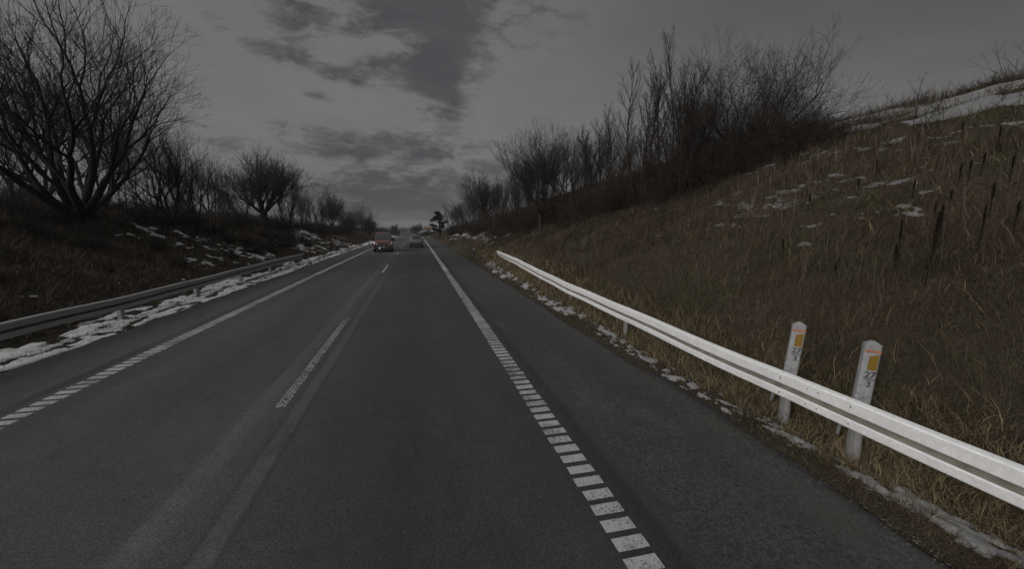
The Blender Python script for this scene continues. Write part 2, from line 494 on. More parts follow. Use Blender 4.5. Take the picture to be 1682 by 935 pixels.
def snow_sheet(xs, ys, fn, label, thick=.22, top=.05, mat='snow_dirty'):
    X, Y = np.meshgrid(xs, ys)
    m = fn(X, Y)
    Z = hgt(X, Y) + np.clip(m * thick, -.08, top) + .006 + (fbm(X * 7, Y * 7, 2) - .5) * .014
    idx = np.arange(X.size).reshape(X.shape)
    Q = np.stack([idx[:-1, :-1], idx[:-1, 1:], idx[1:, 1:], idx[1:, :-1]], -1).reshape(-1, 4)
    keep = (m.ravel()[Q] > -.05).any(1)
    Q = Q[keep]
    used, inv = np.unique(Q, return_inverse=True)
    V = np.stack([X, Y, Z], -1).reshape(-1, 3)[used]
    o = link('snow', np_mesh('snow', V, inv.reshape(Q.shape)), M[mat])
    tag(o, label, 'snow', kind='stuff')
def gy(a, b_, s0, k_):
    o = [a]
    while o[-1] < b_: o.append(o[-1] + s0 + max(0, o[-1] - 8) * k_)
    return np.array(o)
snow_sheet(np.arange(-9.4, -7.0, .035), gy(3, 160, .06, .008), m_leftverge, 'grey old snow lying along the verge under the dull grey guardrail', .16, .02, 'snow')
snow_sheet(np.arange(-15.4, -8.4, .07), gy(4, 70, .09, .008), m_leftslope, 'thin snow patches on the dark bank behind the dull grey guardrail', mat='snow')
snow_sheet(np.arange(3.9, 5.0, .025), gy(1.5, 26, .03, .006), m_rightverge, 'broken crusts of snow between asphalt and bright guardrail', .18, .03)
snow_sheet(np.arange(5, 9, .08), gy(22, 140, .12, .008), m_rightfar, 'snow patches on the verge beyond the far end of the bright guardrail')
snow_sheet(np.arange(14.5, 21, .1), gy(-3, 40, .16, .008), m_crest, 'snow band along the crest of the brown bank', mat='snow_crest')
snow_sheet(np.arange(8.5, 17, .06), gy(4, 30, .08, .008), m_rightslope, 'small snow scraps halfway up the brown grassy bank', .2, .025, 'snow_crest')

# ------------------------------------------------------------------ grass blades
def blades(name, n, sampler, length, width, lean, mat, label, cat, snow_fns=(), tintfn=None, seed=1, nseg=3, upright=False, bare=False):
    rg = np.random.default_rng(seed)
    X, Y = sampler(rg, n)
    keep = np.ones(len(X), bool)
    if bare: keep &= rg.random(len(X)) < np.clip(.42 + 1.3 * sstep(.36, .58, fbm(X * .75 + 13, Y * .75 + 3, 4, .6)), 0, 1)
    for fn in snow_fns:
        mm = fn(X, Y)
        keep &= ~((mm > -.01) & (rg.random(len(X)) < .97))
    X, Y = X[keep], Y[keep]; n = len(X)
    Z = hgt(X, Y) - .02
    D = np.sqrt(X * X + Y * Y)
    L = length(rg, X, Y, D)
    Wd = width(rg, X, Y, D)
    clump = fbm(X * 1.3 + 70, Y * 1.3, 2) * 2 * math.pi * 2.2
    az = clump + rg.normal(0, 1.5, n)
    ld = np.stack([np.cos(az), np.sin(az)], -1) + lean(X, Y)
    ld /= np.linalg.norm(ld, axis=1, keepdims=True) + 1e-6
    bend = rg.uniform(.5, 1.7, n)
    a0 = rg.uniform(.0, 1.0, n) ** 1.5 * 1.2
    if upright: bend = rg.uniform(0, .35, n); a0 = rg.uniform(0, .22, n)
    side = np.stack([-ld[:, 1], ld[:, 0]], -1) + rg.normal(0, .5, (n, 2))
    side /= np.linalg.norm(side, axis=1, keepdims=True)
    pts = []
    p = np.stack([X, Y, Z], -1)
    pts.append(p)
    for s in range(nseg):
        if s:
            th = rg.normal(0, .55, n); c_, s_ = np.cos(th), np.sin(th)
            ld = np.stack([ld[:, 0] * c_ - ld[:, 1] * s_, ld[:, 0] * s_ + ld[:, 1] * c_], -1)
        ang = a0 + bend * (s + .5) / nseg
        step = np.stack([ld[:, 0] * np.sin(ang), ld[:, 1] * np.sin(ang), np.cos(ang)], -1) * (L / nseg)[:, None]
        p = p + step
        pts.append(p)
    verts = np.empty((n, (nseg + 1) * 2, 3), np.float32)
    for s in range(nseg + 1):
        w = (Wd * (1 - .8 * (s / nseg) ** 1.4) / 2)[:, None]
        off = np.concatenate([side * w, np.zeros((n, 1))], 1)
        verts[:, 2 * s] = pts[s] - off; verts[:, 2 * s + 1] = pts[s] + off
    base = (np.arange(n) * (nseg + 1) * 2)[:, None]
    Q = np.concatenate([base + np.array([[2 * s, 2 * s + 1, 2 * s + 3, 2 * s + 2]]) for s in range(nseg)], 0)
    az = az; tint = tintfn(rg, X, Y) if tintfn is not None else rg.random(n)
    att = np.repeat(np.clip(tint, 0, 1), (nseg + 1) * 2)
    o = link(name, np_mesh(name, verts.reshape(-1, 3), Q, True, {'tint': att}), mat)
    tag(o, label, cat, kind='stuff')

def samp_fan(x0, x1, y0, y1, pw, side=1):
    """more blades close to the camera, fewer far away"""
    def f(rg, n):
        outx, outy = [], []
        tot = 0
        while tot < n:
            X = rg.uniform(x0, x1, n * 2); Y = y0 + (y1 - y0) * rg.random(n * 2) ** 1.6
            D = np.sqrt(X * X + Y * Y)
            k_ = rg.random(n * 2) < (5.0 / np.maximum(D, 5)) ** pw
            outx.append(X[k_]); outy.append(Y[k_]); tot += k_.sum()
        return np.concatenate(outx)[:n], np.concatenate(outy)[:n]
    return f
def tint_right(rg, X, Y):
    n = len(X)
    t = rg.normal(.33, .15, n) + (fbm(X * .6 + 3, Y * .6, 4, .6) - .5) * .9
    t = np.clip(t, .02, .5)
    green = fbm(X * .5 + 5, Y * .5 + 9, 3) - .46 + .06 * (1 - sstep(7, 11, X))
    gsel = rg.random(n) < np.clip(green * 2.6, 0, .55)
    t = np.where(gsel, rg.normal(.60, .04, n), t)
    straw = rg.random(n) < .05 * (1 + 2 * fbm(X * .4, Y * .4 + 60, 2))
    t = np.where(straw, rg.normal(.73, .06, n), t)
    gold = (X < 6.4) & (rg.random(n) < .62 * (1 - sstep(5.2, 6.4, X)) * sstep(4.2, 4.7, X))
    t = np.where(gold, rg.normal(.86, .1, n), t)
    # darker leaf litter towards the tree feet
    lit = sstep(9, 18, Y + (X - 10) * .3 + (fbm(X * .3, Y * .3, 2) - .5) * 6) * sstep(5.8, 7.5, X)
    t = np.where(rg.random(n) < lit * .85, rg.normal(.13, .08, n), t)
    return np.clip(t, 0.02, 1)
fan = samp_fan(5.6, 21, 1.0, 42, 1.2)
lean_r = lambda X, Y: np.stack([np.full(len(X), -.35), np.full(len(X), -.1)], -1)
blades('grass', 270000, fan, lambda rg, X, Y, D: (.09 + .34 * rg.random(len(X)) ** 2.2) * (1 + .25 * (D > 14)) * (.7 + .7 * fbm(X * .8, Y * .8 + 30, 2)),
       lambda rg, X, Y, D: rg.uniform(.004, .008, len(X)) * np.maximum(1, D / 8), lean_r, M['grass'],
       'matted dead brown grass covering the steep bank', 'grass', (m_crest, m_rightslope), tint_right, 11, bare=True)
def samp_stems(rg, n):
    X, Y = samp_fan(6.2, 19.5, 1.5, 30, .6)(rg, n * 4)
    k_ = rg.random(len(X)) < sstep(.42, .68, fbm(X * .4 + 8, Y * .4, 3)) * (.35 + .65 * sstep(6, 10, X))
    return X[k_][:n], Y[k_][:n]
blades('dead_stems', 3200, samp_stems, lambda rg, X, Y, D: rg.uniform(.3, .85, len(X)), lambda rg, X, Y, D: rg.uniform(.004, .008, len(X)) * np.maximum(1, D / 10),
       lambda X, Y: np.zeros((len(X), 2)), M['litter'], 'thin dry weed stems standing all over the brown bank', 'weeds', (), lambda rg, X, Y: rg.normal(.05, .2, len(X)), 21, 3, True)
verge = samp_fan(3.93, 6.0, .8, 34, 1.1)
blades('grass', 75000, verge, lambda rg, X, Y, D: rg.uniform(.10, .36, len(X)) * (.35 + .65 * sstep(4.0, 4.9, X)),
       lambda rg, X, Y, D: rg.uniform(.004, .007, len(X)) * np.maximum(1, D / 7),
       lambda X, Y: np.stack([np.full(len(X), -.5), np.full(len(X), -.3)], -1), M['grass'],
       'straw coloured grass tufts under the bright guardrail', 'grass', (m_rightverge, m_rightfar), tint_right, 12)
fanl = samp_fan(-17.5, -8.5, 5, 48, .9)
def tint_left(rg, X, Y):
    n = len(X)
    t = rg.normal(.42, .22, n)
    return np.clip(t, 0, 1)
lean_l = lambda X, Y: np.stack([np.full(len(X), .6), np.full(len(X), -.1)], -1)
blades('grass', 80000, fanl, lambda rg, X, Y, D: rg.uniform(.12, .4, len(X)),
       lambda rg, X, Y, D: rg.uniform(.005, .009, len(X)) * np.maximum(1, D / 9), lean_l, M['litter'],
       'dark dead stems and leaves covering the bank under the bare trees', 'undergrowth', (m_leftslope, m_leftverge), tint_left, 13)
def tint_moss(rg, X, Y): return rg.normal(.60, .06, len(X))
def samp_green(rg, n):
    X = rg.uniform(-12, -8.7, n * 6); Y = rg.uniform(6, 14, n * 6)
    k_ = (fbm(X * .5 + 2, Y * .5 + 5, 3) > .54) & (X > -8.6 - (13.5 - Y) * .55)
    return X[k_][:n], Y[k_][:n]
blades('grass', 11000, samp_green, lambda rg, X, Y, D: rg.uniform(.08, .25, len(X)),
       lambda rg, X, Y, D: rg.uniform(.008, .014, len(X)), lean_l, M['grass'],
       'patches of dull green grass low on the dark bank behind the dull grey guardrail', 'grass', (m_leftslope, m_leftverge), tint_moss, 14)
# wisps poking through the snowy verge
def samp_band(rg, n):
    Y = 3 + 60 * rg.random(n) ** 1.7
    X = -7.85 - .12 * np.sin(Y * .5) + rg.normal(0, .2, n)
    return np.clip(X, -8.8, -7.35), Y
blades('grass', 7000, samp_band, lambda rg, X, Y, D: rg.uniform(.06, .22, len(X)),
       lambda rg, X, Y, D: rg.uniform(.005, .009, len(X)) * np.maximum(1, D / 9), lambda X, Y: np.stack([np.full(len(X), .8), np.full(len(X), .2)], -1), M['litter'],
       'dead wisps sticking out of the snowy verge', 'grass', (), tint_left, 15)
def samp_far(rg, n):
    Y = 34 + 110 * rg.random(n) ** 1.4
    X = rg.uniform(4.4, 16, n); l = rg.random(n) < .4
    X = np.where(l, -rg.uniform(8.6, 17, n), X)
    return X, Y
blades('grass', 26000, samp_far, lambda rg, X, Y, D: rg.uniform(.3, .7, len(X)),
       lambda rg, X, Y, D: rg.uniform(.02, .035, len(X)) * np.maximum(1, D / 40), lambda X, Y: np.zeros((len(X), 2)), M['grass'],
       'dull brown grass on the verges farther along the road', 'grass', (m_rightfar, m_leftverge), lambda rg, X, Y: rg.normal(.3, .15, len(X)), 16, 2)

rg_ = np.random.default_rng(55)
oct_v = np.array([(1, 0, 0), (0, 1, 0), (-1, 0, 0), (0, -1, 0), (0, 0, .7), (0, 0, -.7)])
oct_f = np.array([(0, 1, 4), (1, 2, 4), (2, 3, 4), (3, 0, 4), (1, 0, 5), (2, 1, 5), (3, 2, 5), (0, 3, 5)])
n_p = 5200
py_ = 1.5 + 28 * rg_.random(n_p) ** 1.6
px_ = 4.02 - np.abs(rg_.normal(0, .22, n_p)) + rg_.uniform(0, .2, n_p)
l_ = rg_.random(n_p) < .2
px_ = np.where(l_, -7.2 + np.abs(rg_.normal(0, .1, n_p)), px_)
sz = .004 + .013 * rg_.random(n_p) ** 3
vv = oct_v[None] * (sz[:, None, None] * rg_.uniform(.6, 1.4, (n_p, 6, 3)))
a_ = rg_.uniform(0, 6.28, n_p); ca, sa = np.cos(a_), np.sin(a_)
vx = vv[:, :, 0] * ca[:, None] - vv[:, :, 1] * sa[:, None]; vy = vv[:, :, 0] * sa[:, None] + vv[:, :, 1] * ca[:, None]
pz_ = np.maximum(hgt(px_, py_), np.where((px_ < 4.0) & (px_ > -7.22), rz(py_), -9))
vv = np.stack([vx + px_[:, None], vy + py_[:, None], vv[:, :, 2] + pz_[:, None] + sz[:, None] * .3], -1)
gv = link('gravel', np_mesh('gravel', vv.reshape(-1, 3), (np.arange(n_p)[:, None, None] * 6 + oct_f[None]).reshape(-1, 3), False), M['stone'])
tag(gv, 'loose grit and pebbles along the ragged asphalt edges', 'gravel', kind='stuff')

# ------------------------------------------------------------------ trees
def tubes(polys, sides):
    """polys: list of (N,3) points and (N,) radii, all N equal"""
    P = np.array([p for p, _ in polys], np.float32); Rr = np.array([r for _, r in polys], np.float32)
    m, N, _ = P.shape
    T = np.empty_like(P)
    T[:, 1:-1] = P[:, 2:] - P[:, :-2]; T[:, 0] = P[:, 1] - P[:, 0]; T[:, -1] = P[:, -1] - P[:, -2]
    T /= np.linalg.norm(T, axis=-1, keepdims=True) + 1e-9
    ref = np.where(np.abs(T[:, :1, 2:3]) > .8, np.array([1., 0, 0]), np.array([0, 0, 1.]))
    ref = np.repeat(ref, N, 1)
    U = np.cross(T, ref); U /= np.linalg.norm(U, axis=-1, keepdims=True) + 1e-9
    W = np.cross(T, U)
    a = np.arange(sides) * 2 * math.pi / sides
    V = P[:, :, None] + (U[:, :, None] * np.cos(a)[None, None, :, None] + W[:, :, None] * np.sin(a)[None, None, :, None]) * Rr[:, :, None, None]
    b = np.arange(m * N * sides).reshape(m, N, sides)
    q = np.stack([b[:, :-1], np.roll(b[:, :-1], -1, 2), np.roll(b[:, 1:], -1, 2), b[:, 1:]], -1).reshape(-1, 4)
    return V.reshape(-1, 3), q
def merge_tubes(name, groups):
    Vs, Qs, off = [], [], 0
    for polys, sides in groups:
        by = {}
        for p in polys: by.setdefault(len(p[0]), []).append(p)
        for N, lst in by.items():
            v, q = tubes(lst, sides); Vs.append(v); Qs.append(q + off); off += len(v)
    return np_mesh(name, np.concatenate(Vs), np.concatenate(Qs))

def grow(seed, stems, H, r0, spread, nch, ratio, angle, up, wob, nseg=(8, 6, 4, 3, 3), t0=(.25, .2, .15, .1), trunk=0.0, rmin=.004, rr=.55, flare=1.0, base_r=.12):
    rd = random.Random(seed)
    LV = [[] for _ in range(6)]
    gauss = rd.gauss
    def br(p, d, L, r, lv):
        n = nseg[min(lv, len(nseg) - 1)]
        st = L / n
        pts = [p.copy()]; dirs = [d.copy()]
        for i in range(n):
            d = d + Vector((gauss(0, wob), gauss(0, wob), gauss(0, wob) * .6 + up[min(lv, len(up) - 1)]))
            d.normalize()
            p = p + d * st
            pts.append(p.copy()); dirs.append(d.copy())
        tip = max(rmin * .6, r * .28)
        rad = [r + (tip - r) * (i / n) ** .9 for i in range(n + 1)]
        LV[lv].append((np.array(pts), np.array(rad)))
        if lv < len(nch):
            c = nch[lv]; c = max(1, int(c * rd.uniform(.8, 1.2) + .5))
            ph = rd.uniform(0, 6.28)
            for i in range(c):
                tt = t0[min(lv, len(t0) - 1)] + (1 - t0[min(lv, len(t0) - 1)]) * ((i + rd.random()) / c)
                f = tt * n; j = min(int(f), n - 1)
                q = pts[j].lerp(pts[j + 1], f - j); dd = dirs[j + 1]
                ph += 2.4 + gauss(0, .5)
                u = dd.orthogonal().normalized(); w = dd.cross(u)
                an = R(angle[min(lv, len(angle) - 1)]) * rd.uniform(.7, 1.3)
                nd = dd * math.cos(an) + (u * math.cos(ph) + w * math.sin(ph)) * math.sin(an)
                nl = L * ratio[min(lv, len(ratio) - 1)] * (1.05 - .65 * tt) * rd.uniform(.75, 1.25)
                nr = max(rmin, min(rad[j] * .8, r * rr * (1.1 - .5 * tt)))
                br(q, nd, nl, nr, lv + 1)
    bp = Vector((0, 0, 0))
    if trunk > 0:
        d = Vector((gauss(0, .06), gauss(0, .06), 1)).normalized()
        pts = [Vector((0, 0, -.3)) + d * (trunk + .3) * i / 5 for i in range(6)]
        LV[0].append((np.array(pts), np.array([r0 * flare * (1.25 if i == 0 else 1.05 - .05 * i) for i in range(6)])))
        bp = pts[-1]
    for s in range(stems):
        a = 2 * math.pi * (s + rd.uniform(-.3, .3)) / stems
        sp = spread * rd.uniform(.55, 1.15) if stems > 1 else rd.uniform(0, spread * .3)
        d = Vector((math.cos(a) * math.sin(sp), math.sin(a) * math.sin(sp), math.cos(sp)))
        p = bp + Vector((math.cos(a), math.sin(a), 0)) * (base_r if stems > 1 else 0) - d * (.35 if trunk == 0 else .15)
        br(p, d, (H - trunk) * rd.uniform(.82, 1.12), r0 * (rd.uniform(.6, 1.0) if stems > 1 else 1), 0)
    return LV

def fork_grow(seed, stems, L0, r0, spread, depth, ratio=.82, fang=(9, 30), up=.06, wob=.07, trunk=0., base_r=.15, rmin=.004, lat=1, flare=1.6, rdom=.86, rmino=.66):
    rd = random.Random(seed); gauss = rd.gauss
    LV = [[] for _ in range(6)]
    def turn(d, ang, ph):
        u = d.orthogonal().normalized(); w = d.cross(u)
        return (d * math.cos(ang) + (u * math.cos(ph) + w * math.sin(ph)) * math.sin(ang)).normalized()
    def rec(p, d, L, r, k):
        n = 5 if k < 2 else (4 if k < 5 else 3)
        st = L / n; pts = [p]; 
        for i in range(n):
            d = (d + Vector((gauss(0, wob), gauss(0, wob), gauss(0, wob * .6) + up))).normalized()
            p = p + d * st; pts.append(p)
        r1 = max(rmin * .7, r * .82)
        LV[min(5, k * 5 // max(1, depth))].append((np.array(pts), np.linspace(r, r1, n + 1)))
        if k >= depth: return
        ph = rd.uniform(0, 6.28)
        a1 = R(fang[0]) * rd.uniform(.4, 1.6); a2 = R(fang[1]) * rd.uniform(.7, 1.35)
        rec(p, turn(d, a1, ph), L * ratio * rd.uniform(.85, 1.15), max(rmin, r1 * rdom), k + 1)
        rec(p, turn(d, a2, ph + math.pi + gauss(0, .4)), L * ratio * rd.uniform(.75, 1.05), max(rmin, r1 * rmino), k + 1)
        if k >= 1:
            for q in range(lat):
                if k + 2 <= depth:
                    j = rd.randint(1, n - 1)
                    rec(pts[j], turn(d, R(fang[1]) * rd.uniform(1.0, 1.7), rd.uniform(0, 6.28)), L * ratio * ratio * rd.uniform(.6, 1.0), max(rmin, r1 * .42), min(depth, k + 2 + (k < 3)))
    bp = Vector((0, 0, 0))
    if trunk > 0:
        d = Vector((gauss(0, .06), gauss(0, .06), 1)).normalized()
        pts = [Vector((0, 0, -.3)) + d * (trunk + .3) * i / 6 for i in range(7)]
        LV[0].append((np.array(pts), np.array([r0 * flare * (1.45 if i == 0 else 1.2 if i == 1 else 1.08 - .03 * i) for i in range(7)])))
        bp = pts[-1]
    for s in range(stems):
        a = 2 * math.pi * (s + rd.uniform(-.3, .3)) / stems
        sp = spread * (rd.uniform(.75, 1.15) if s % 3 else rd.uniform(.15, .5))
        d = Vector((math.cos(a) * math.sin(sp), math.sin(a) * math.sin(sp), math.cos(sp)))
        p = bp + Vector((math.cos(a), math.sin(a), 0)) * base_r * rd.uniform(.5, 1.1) - d * (.35 if trunk == 0 else .25)
        rec(p, d, L0 * rd.uniform(.8, 1.2), r0 * rd.uniform(.65, 1.0), 0)
    return LV

PROTO = {}
def make_proto(key, trunk_levels=2, mats=('bark', 'twig'), **kw):
    LV = (fork_grow if 'depth' in kw else grow)(**kw)
    tr = [(LV[i], 7 if i == 0 else 5) for i in range(trunk_levels) if LV[i]]
    cr = [(LV[i], 4 if i <= 2 else 3) for i in range(trunk_levels, 6) if LV[i]]
    mt = merge_tubes('trunk', tr); mt.materials.append(M[mats[0]])
    mc = merge_tubes('crown', cr); mc.materials.append(M[mats[1]])
    zs = np.empty(len(mc.vertices) * 3, np.float32); mc.vertices.foreach_get('co', zs)
    zs = zs.reshape(-1, 3)
    PROTO[key] = (mt, mc, float(np.percentile(zs[:, 2], 99.7)), float(np.percentile(np.hypot(zs[:, 0], zs[:, 1]), 97)))
def tree(key, name, loc, H, label, cat='tree', group=None, rot=0., wide=1.0, lean=(0, 0)):
    mt, mc, h, _ = PROTO[key]
    root = empty(name, loc, rot)
    root.rotation_euler = (lean[0], lean[1], rot)
    s = H / h
    root.scale = (s * wide, s * wide, s)
    for nm, me in (('trunk', mt), ('crown', mc)):
        o = bpy.data.objects.new(nm, me); COL.objects.link(o); o.parent = root
    tag(root, label, cat, group)
    return root

make_proto('giant', seed=21, stems=9, L0=1.95, r0=.165, spread=.72, depth=9, ratio=.84, fang=(8, 27), up=.045, wob=.075, trunk=.5, base_r=.26, rmin=.0045, flare=2.0)
make_proto('vase', seed=4, stems=5, L0=1.5, r0=.11, spread=.6, depth=8, ratio=.83, fang=(10, 30), up=.06, wob=.08, trunk=.3, base_r=.14, rmin=.0045)
make_proto('vase_b', seed=14, stems=3, L0=1.5, r0=.11, spread=.5, depth=8, ratio=.83, fang=(11, 32), up=.05, wob=.09, trunk=.5, base_r=.08, rmin=.0045, lat=2)
make_proto('round', seed=9, stems=9, L0=1.05, r0=.13, spread=.95, depth=8, ratio=.85, fang=(9, 27), up=.045, wob=.06, trunk=1.2, base_r=.16, rmin=.005, flare=2.0, lat=2)
make_proto('upright', seed=31, stems=3, H=9, r0=.10, spread=.22, nch=(22, 8, 6), ratio=(.36, .45, .45), angle=(30, 30, 34),
           up=(.06, .10, .08), wob=.05, nseg=(10, 6, 4, 3), t0=(.12, .2, .15), rmin=.006, base_r=.3)
make_proto('upright_b', seed=33, stems=5, H=8, r0=.08, spread=.3, nch=(18, 9, 6), ratio=(.38, .45, .45), angle=(30, 32, 34),
           up=(.07, .09, .07), wob=.06, nseg=(9, 6, 4, 3), t0=(.12, .2, .15), rmin=.006, base_r=.35)
make_proto('oval', seed=41, stems=10, L0=1.15, r0=.07, spread=.55, depth=8, ratio=.84, fang=(8, 28), up=.075, wob=.06, trunk=1.3, base_r=.12, rmin=.0045, flare=2.2, lat=1)
make_proto('bushy', seed=47, stems=12, L0=1.0, r0=.07, spread=.5, depth=7, ratio=.86, fang=(12, 34), up=.03, wob=.08, trunk=.6, base_r=.25, rmin=.007, lat=3, mats=('bark', 'twig_r'))
make_proto('dense', seed=51, stems=11, L0=1.25, r0=.085, spread=.85, depth=8, ratio=.85, fang=(12, 34), up=.02, wob=.11, trunk=0, base_r=.7, rmin=.0050, lat=1, mats=('bark', 'twig_r'))
make_proto('dense_b', seed=52, stems=8, L0=1.0, r0=.06, spread=.9, depth=7, ratio=.85, fang=(14, 36), up=.03, wob=.11, trunk=0, base_r=.5, rmin=.0050, lat=2, mats=('bark', 'twig_r'))
make_proto('thin', seed=61, stems=2, H=6, r0=.055, spread=.14, nch=(14, 6, 4), ratio=(.28, .45, .5), angle=(42, 38, 40),
           up=(.03, .06, .04), wob=.05, t0=(.25, .2, .1), rmin=.0055, base_r=.15)
make_proto('pale_thin', seed=63, stems=1, H=6, r0=.07, spread=.1, nch=(16, 6, 4), ratio=(.25, .45, .5), angle=(40, 38, 40),
           up=(.03, .06, .04), wob=.04, t0=(.35, .2, .1), rmin=.006, mats=('bark_pale', 'twig'))
make_proto('sapling', seed=71, stems=2, H=2.2, r0=.022, spread=.3, nch=(9, 4), ratio=(.42, .45), angle=(40, 40), up=(.05, .04), wob=.10, rmin=.004, t0=(.2, .2), base_r=.03, trunk_levels=1)
make_proto('far_dense', seed=81, stems=7, H=8, r0=.2, spread=.7, nch=(12, 10, 8), ratio=(.5, .5, .5), angle=(40, 44, 46), up=(.05, .02, 0), wob=.1, trunk=1., rmin=.03, base_r=.2)

LG = 'bare trees along the crest of the dark bank'
RG = 'bare trees and bushes along the upper part of the brown bank'
def plant(key, name, px, py, pytop, label, group, rot=0., wide=1., Yd=None, XY=None, lean=(0, 0), cat='tree'):
    if XY is not None: x, y = XY; z = hz1(x, y)
    elif Yd is not None:
        x, y, _ = onray(px, py, Yd); z = hz1(x, y)
    else: x, y, z = at(px, py)
    # height of the wanted top on the vertical through the base
    d = ray(px, pytop)
    dist = math.hypot(x, y)
    zt = CAMZ + d.z / math.hypot(d.x, d.y) * dist
    H = max(.6, zt - z)
    return tree(key, name, (x, y, z), H, label, cat, group, rot, wide, lean)

# left side
plant('giant', 'bare_tree', 132, 372, -45, 'biggest bare tree, many thick stems fanning out from one base on the dark bank', LG, 0.6, 1.12)
plant('vase', 'bare_tree', 283, 372, 188, 'open spreading bare tree standing just behind the biggest bare tree', LG, 1.1, .95)
plant('thin', 'bare_tree', 205, 368, 215, 'slender bare tree half hidden behind the biggest tree', LG, 2.0, 1.2, Yd=24)
plant('vase_b', 'bare_tree', 326, 372, 240, 'forked bare tree with crooked limbs left of the round-crowned tree', LG, .3, .9)
plant('thin', 'bare_tree', 352, 374, 262, 'thin bare pole tree nearest left of the round-crowned tree', LG, .9, 1.1)
plant('round', 'bare_tree', 437, 374, 246, 'round-crowned bare tree with a short stout trunk', LG, .4, 1.10)
plant('thin', 'bare_tree', 480, 378, 262, 'tall straight slim tree just right of the round crown', LG, 2.2, .8)
plant('thin', 'bare_tree', 497, 378, 300, 'small slim bare tree between round crown and dark bushy tree', LG, 4.2, 1.1)
plant('vase_b', 'bare_tree', 514, 378, 296, 'loose multi-stemmed bare tree beside the dark bushy tree', LG, 2.2, .8)
plant('bushy', 'bushy_tree', 546, 378, 316, 'dark bushy bare tree with a pointed crown', LG, .2, .8)
plant('vase_b', 'bare_tree', 570, 380, 346, 'low bare tree filling the gap between the two dark bushy trees', LG, 5.2, 1.)
plant('bushy', 'bushy_tree', 590, 380, 333, 'dark rounded bushy tree farthest along the dark bank', LG, 2.9, 1.0)
plant('vase', 'bare_tree', 30, 345, 180, 'bare tree behind the left limb of the biggest tree', LG, 3.3, 1.1, Yd=26)
plant('vase_b', 'bare_tree', 395, 370, 300, 'low bare tree tucked behind the round-crowned tree', LG, 1.7, 1.2, Yd=44)
plant('dense_b', 'bare_shrub', 240, 372, 320, 'low tangled shrub between biggest tree and open spreading tree', LG, 1., 1.3, cat='shrub')
plant('dense_b', 'bare_shrub', 390, 374, 322, 'dark rounded shrub at the foot of the round-crowned tree', LG, 2.4, 1.2, cat='shrub')

fill_l = [('thin', 225, 240, 25, 1.2, 'slender bare tree in the gap right of the biggest tree'), ('vase_b', 255, 215, 27, .8, 'narrow bare tree close behind the open spreading one'),
          ('upright_b', 300, 225, 30, .8, 'steep bare tree between the open spreading and the forked one'), ('thin', 312, 262, 24, 1., 'thin pole tree right beside the forked one'), ('vase', 345, 250, 38, .8, 'hazy bare tree behind the forked one'),
          ('upright_b', 372, 268, 40, .9, 'steep bare tree left behind the round crown'), ('vase_b', 405, 272, 46, .9, 'bare tree showing through the left half of the round crown'), ('upright_b', 468, 270, 46, .7, 'steep bare tree showing through the right half of the round crown'),
          ('vase', 500, 312, 60, .9, 'hazy bare tree in front of the far hedge'), ('upright_b', 528, 318, 60, .7, 'steep slim tree on the near flank of the pointed bushy tree'), ('thin', 560, 338, 60, .9, 'thin pole tree on the far flank of the pointed bushy tree'),
          ('bushy', 572, 350, 80, .9, 'small dark bushy tree between the pointed and the rounded one'), ('bushy', 606, 352, 100, .9, 'smallest bushy tree at the far tip of the tree line'), ('vase_b', 180, 150, 26, .9, 'bare tree right behind the biggest one, seen through its crown'), ('vase', 80, 120, 27, 1.0, 'bare tree behind the left half of the biggest crown')]
for k_, px, pt, Y, wd, lb in fill_l:
    plant(k_, 'bushy_tree' if k_ == 'bushy' else 'bare_tree', px, 372, pt, lb, LG, px * .37, wd, Yd=Y)

# right side
fill_r = [('dense_b', 1195, 175, 17.5, .8, 'dark low thicket bush under the arching branches of the large dense bush'), ('dense_b', 1130, 190, 19.5, .8, 'dark low thicket bush at the foot of the steep stems'), ('dense_b', 1062, 215, 22.5, .9, 'dark low thicket bush left of the tallest stems'), ('dense_b', 1240, 165, 17.2, .7, 'dark low thicket bush right under the highest boughs of the large dense bush'), ('vase_b', 1140, 120, 19.5, .7, 'bare forked tree rising out of the twiggy bush'), ('upright_b', 820, 288, 52, .8, 'steep bare tree behind the pale slim trunk in front of the thicket'), ('vase', 850, 280, 56, .8, 'hazy bare tree left behind the oval crown'), ('vase_b', 918, 240, 40, .9, 'loose bare tree filling the gap right of the oval crown'),
          ('upright_b', 945, 235, 38, .8, 'steep bare tree behind the wide one'), ('vase', 1000, 215, 32, .8, 'hazy bare tree between the broad upright tree and the steep stems'), ('vase_b', 755, 330, 84, 1., 'small loose bare tree next to the pale trunk by the pine'), ('vase', 775, 318, 78, .9, 'small hazy bare tree in the far part of the thicket'), ('upright_b', 870, 262, 44, .7, 'steep slim tree showing through the left of the oval crown')]
for k_, px, pt, Y, wd, lb in fill_r:
    b_ = k_ == 'dense_b'
    plant(k_, 'bare_shrub' if b_ else 'bare_tree', px, 300 if b_ else 372 if px < 1100 else 315, pt, lb, RG, px * .41, wd, Yd=Y, cat='shrub' if b_ else 'tree')
plant('oval', 'bare_tree', 889, 380, 208, 'oval-crowned bare tree with a single dark trunk at the foot of the bank', RG, .5, 1.35)
plant('round', 'bare_tree', 797, 378, 283, 'pale fan-crowned bare tree rising above the thicket', RG, 1.5, .95, Yd=52)
plant('upright_b', 'bare_tree', 846, 378, 262, 'upright bare tree between the fan crown and the oval crown', RG, 2.0, .8, Yd=42)
plant('vase', 'bare_tree', 938, 370, 222, 'wide bare tree just right of the oval-crowned tree', RG, .9, .9, Yd=33)
plant('upright_b', 'bare_tree', 985, 350, 172, 'broad upright bare tree left of the tallest stems', RG, .2, 1.1, Yd=28)
plant('vase_b', 'bare_tree', 1010, 345, 190, 'bare tree whose crown leans against the tallest stems', RG, 4.1, .9, Yd=26)
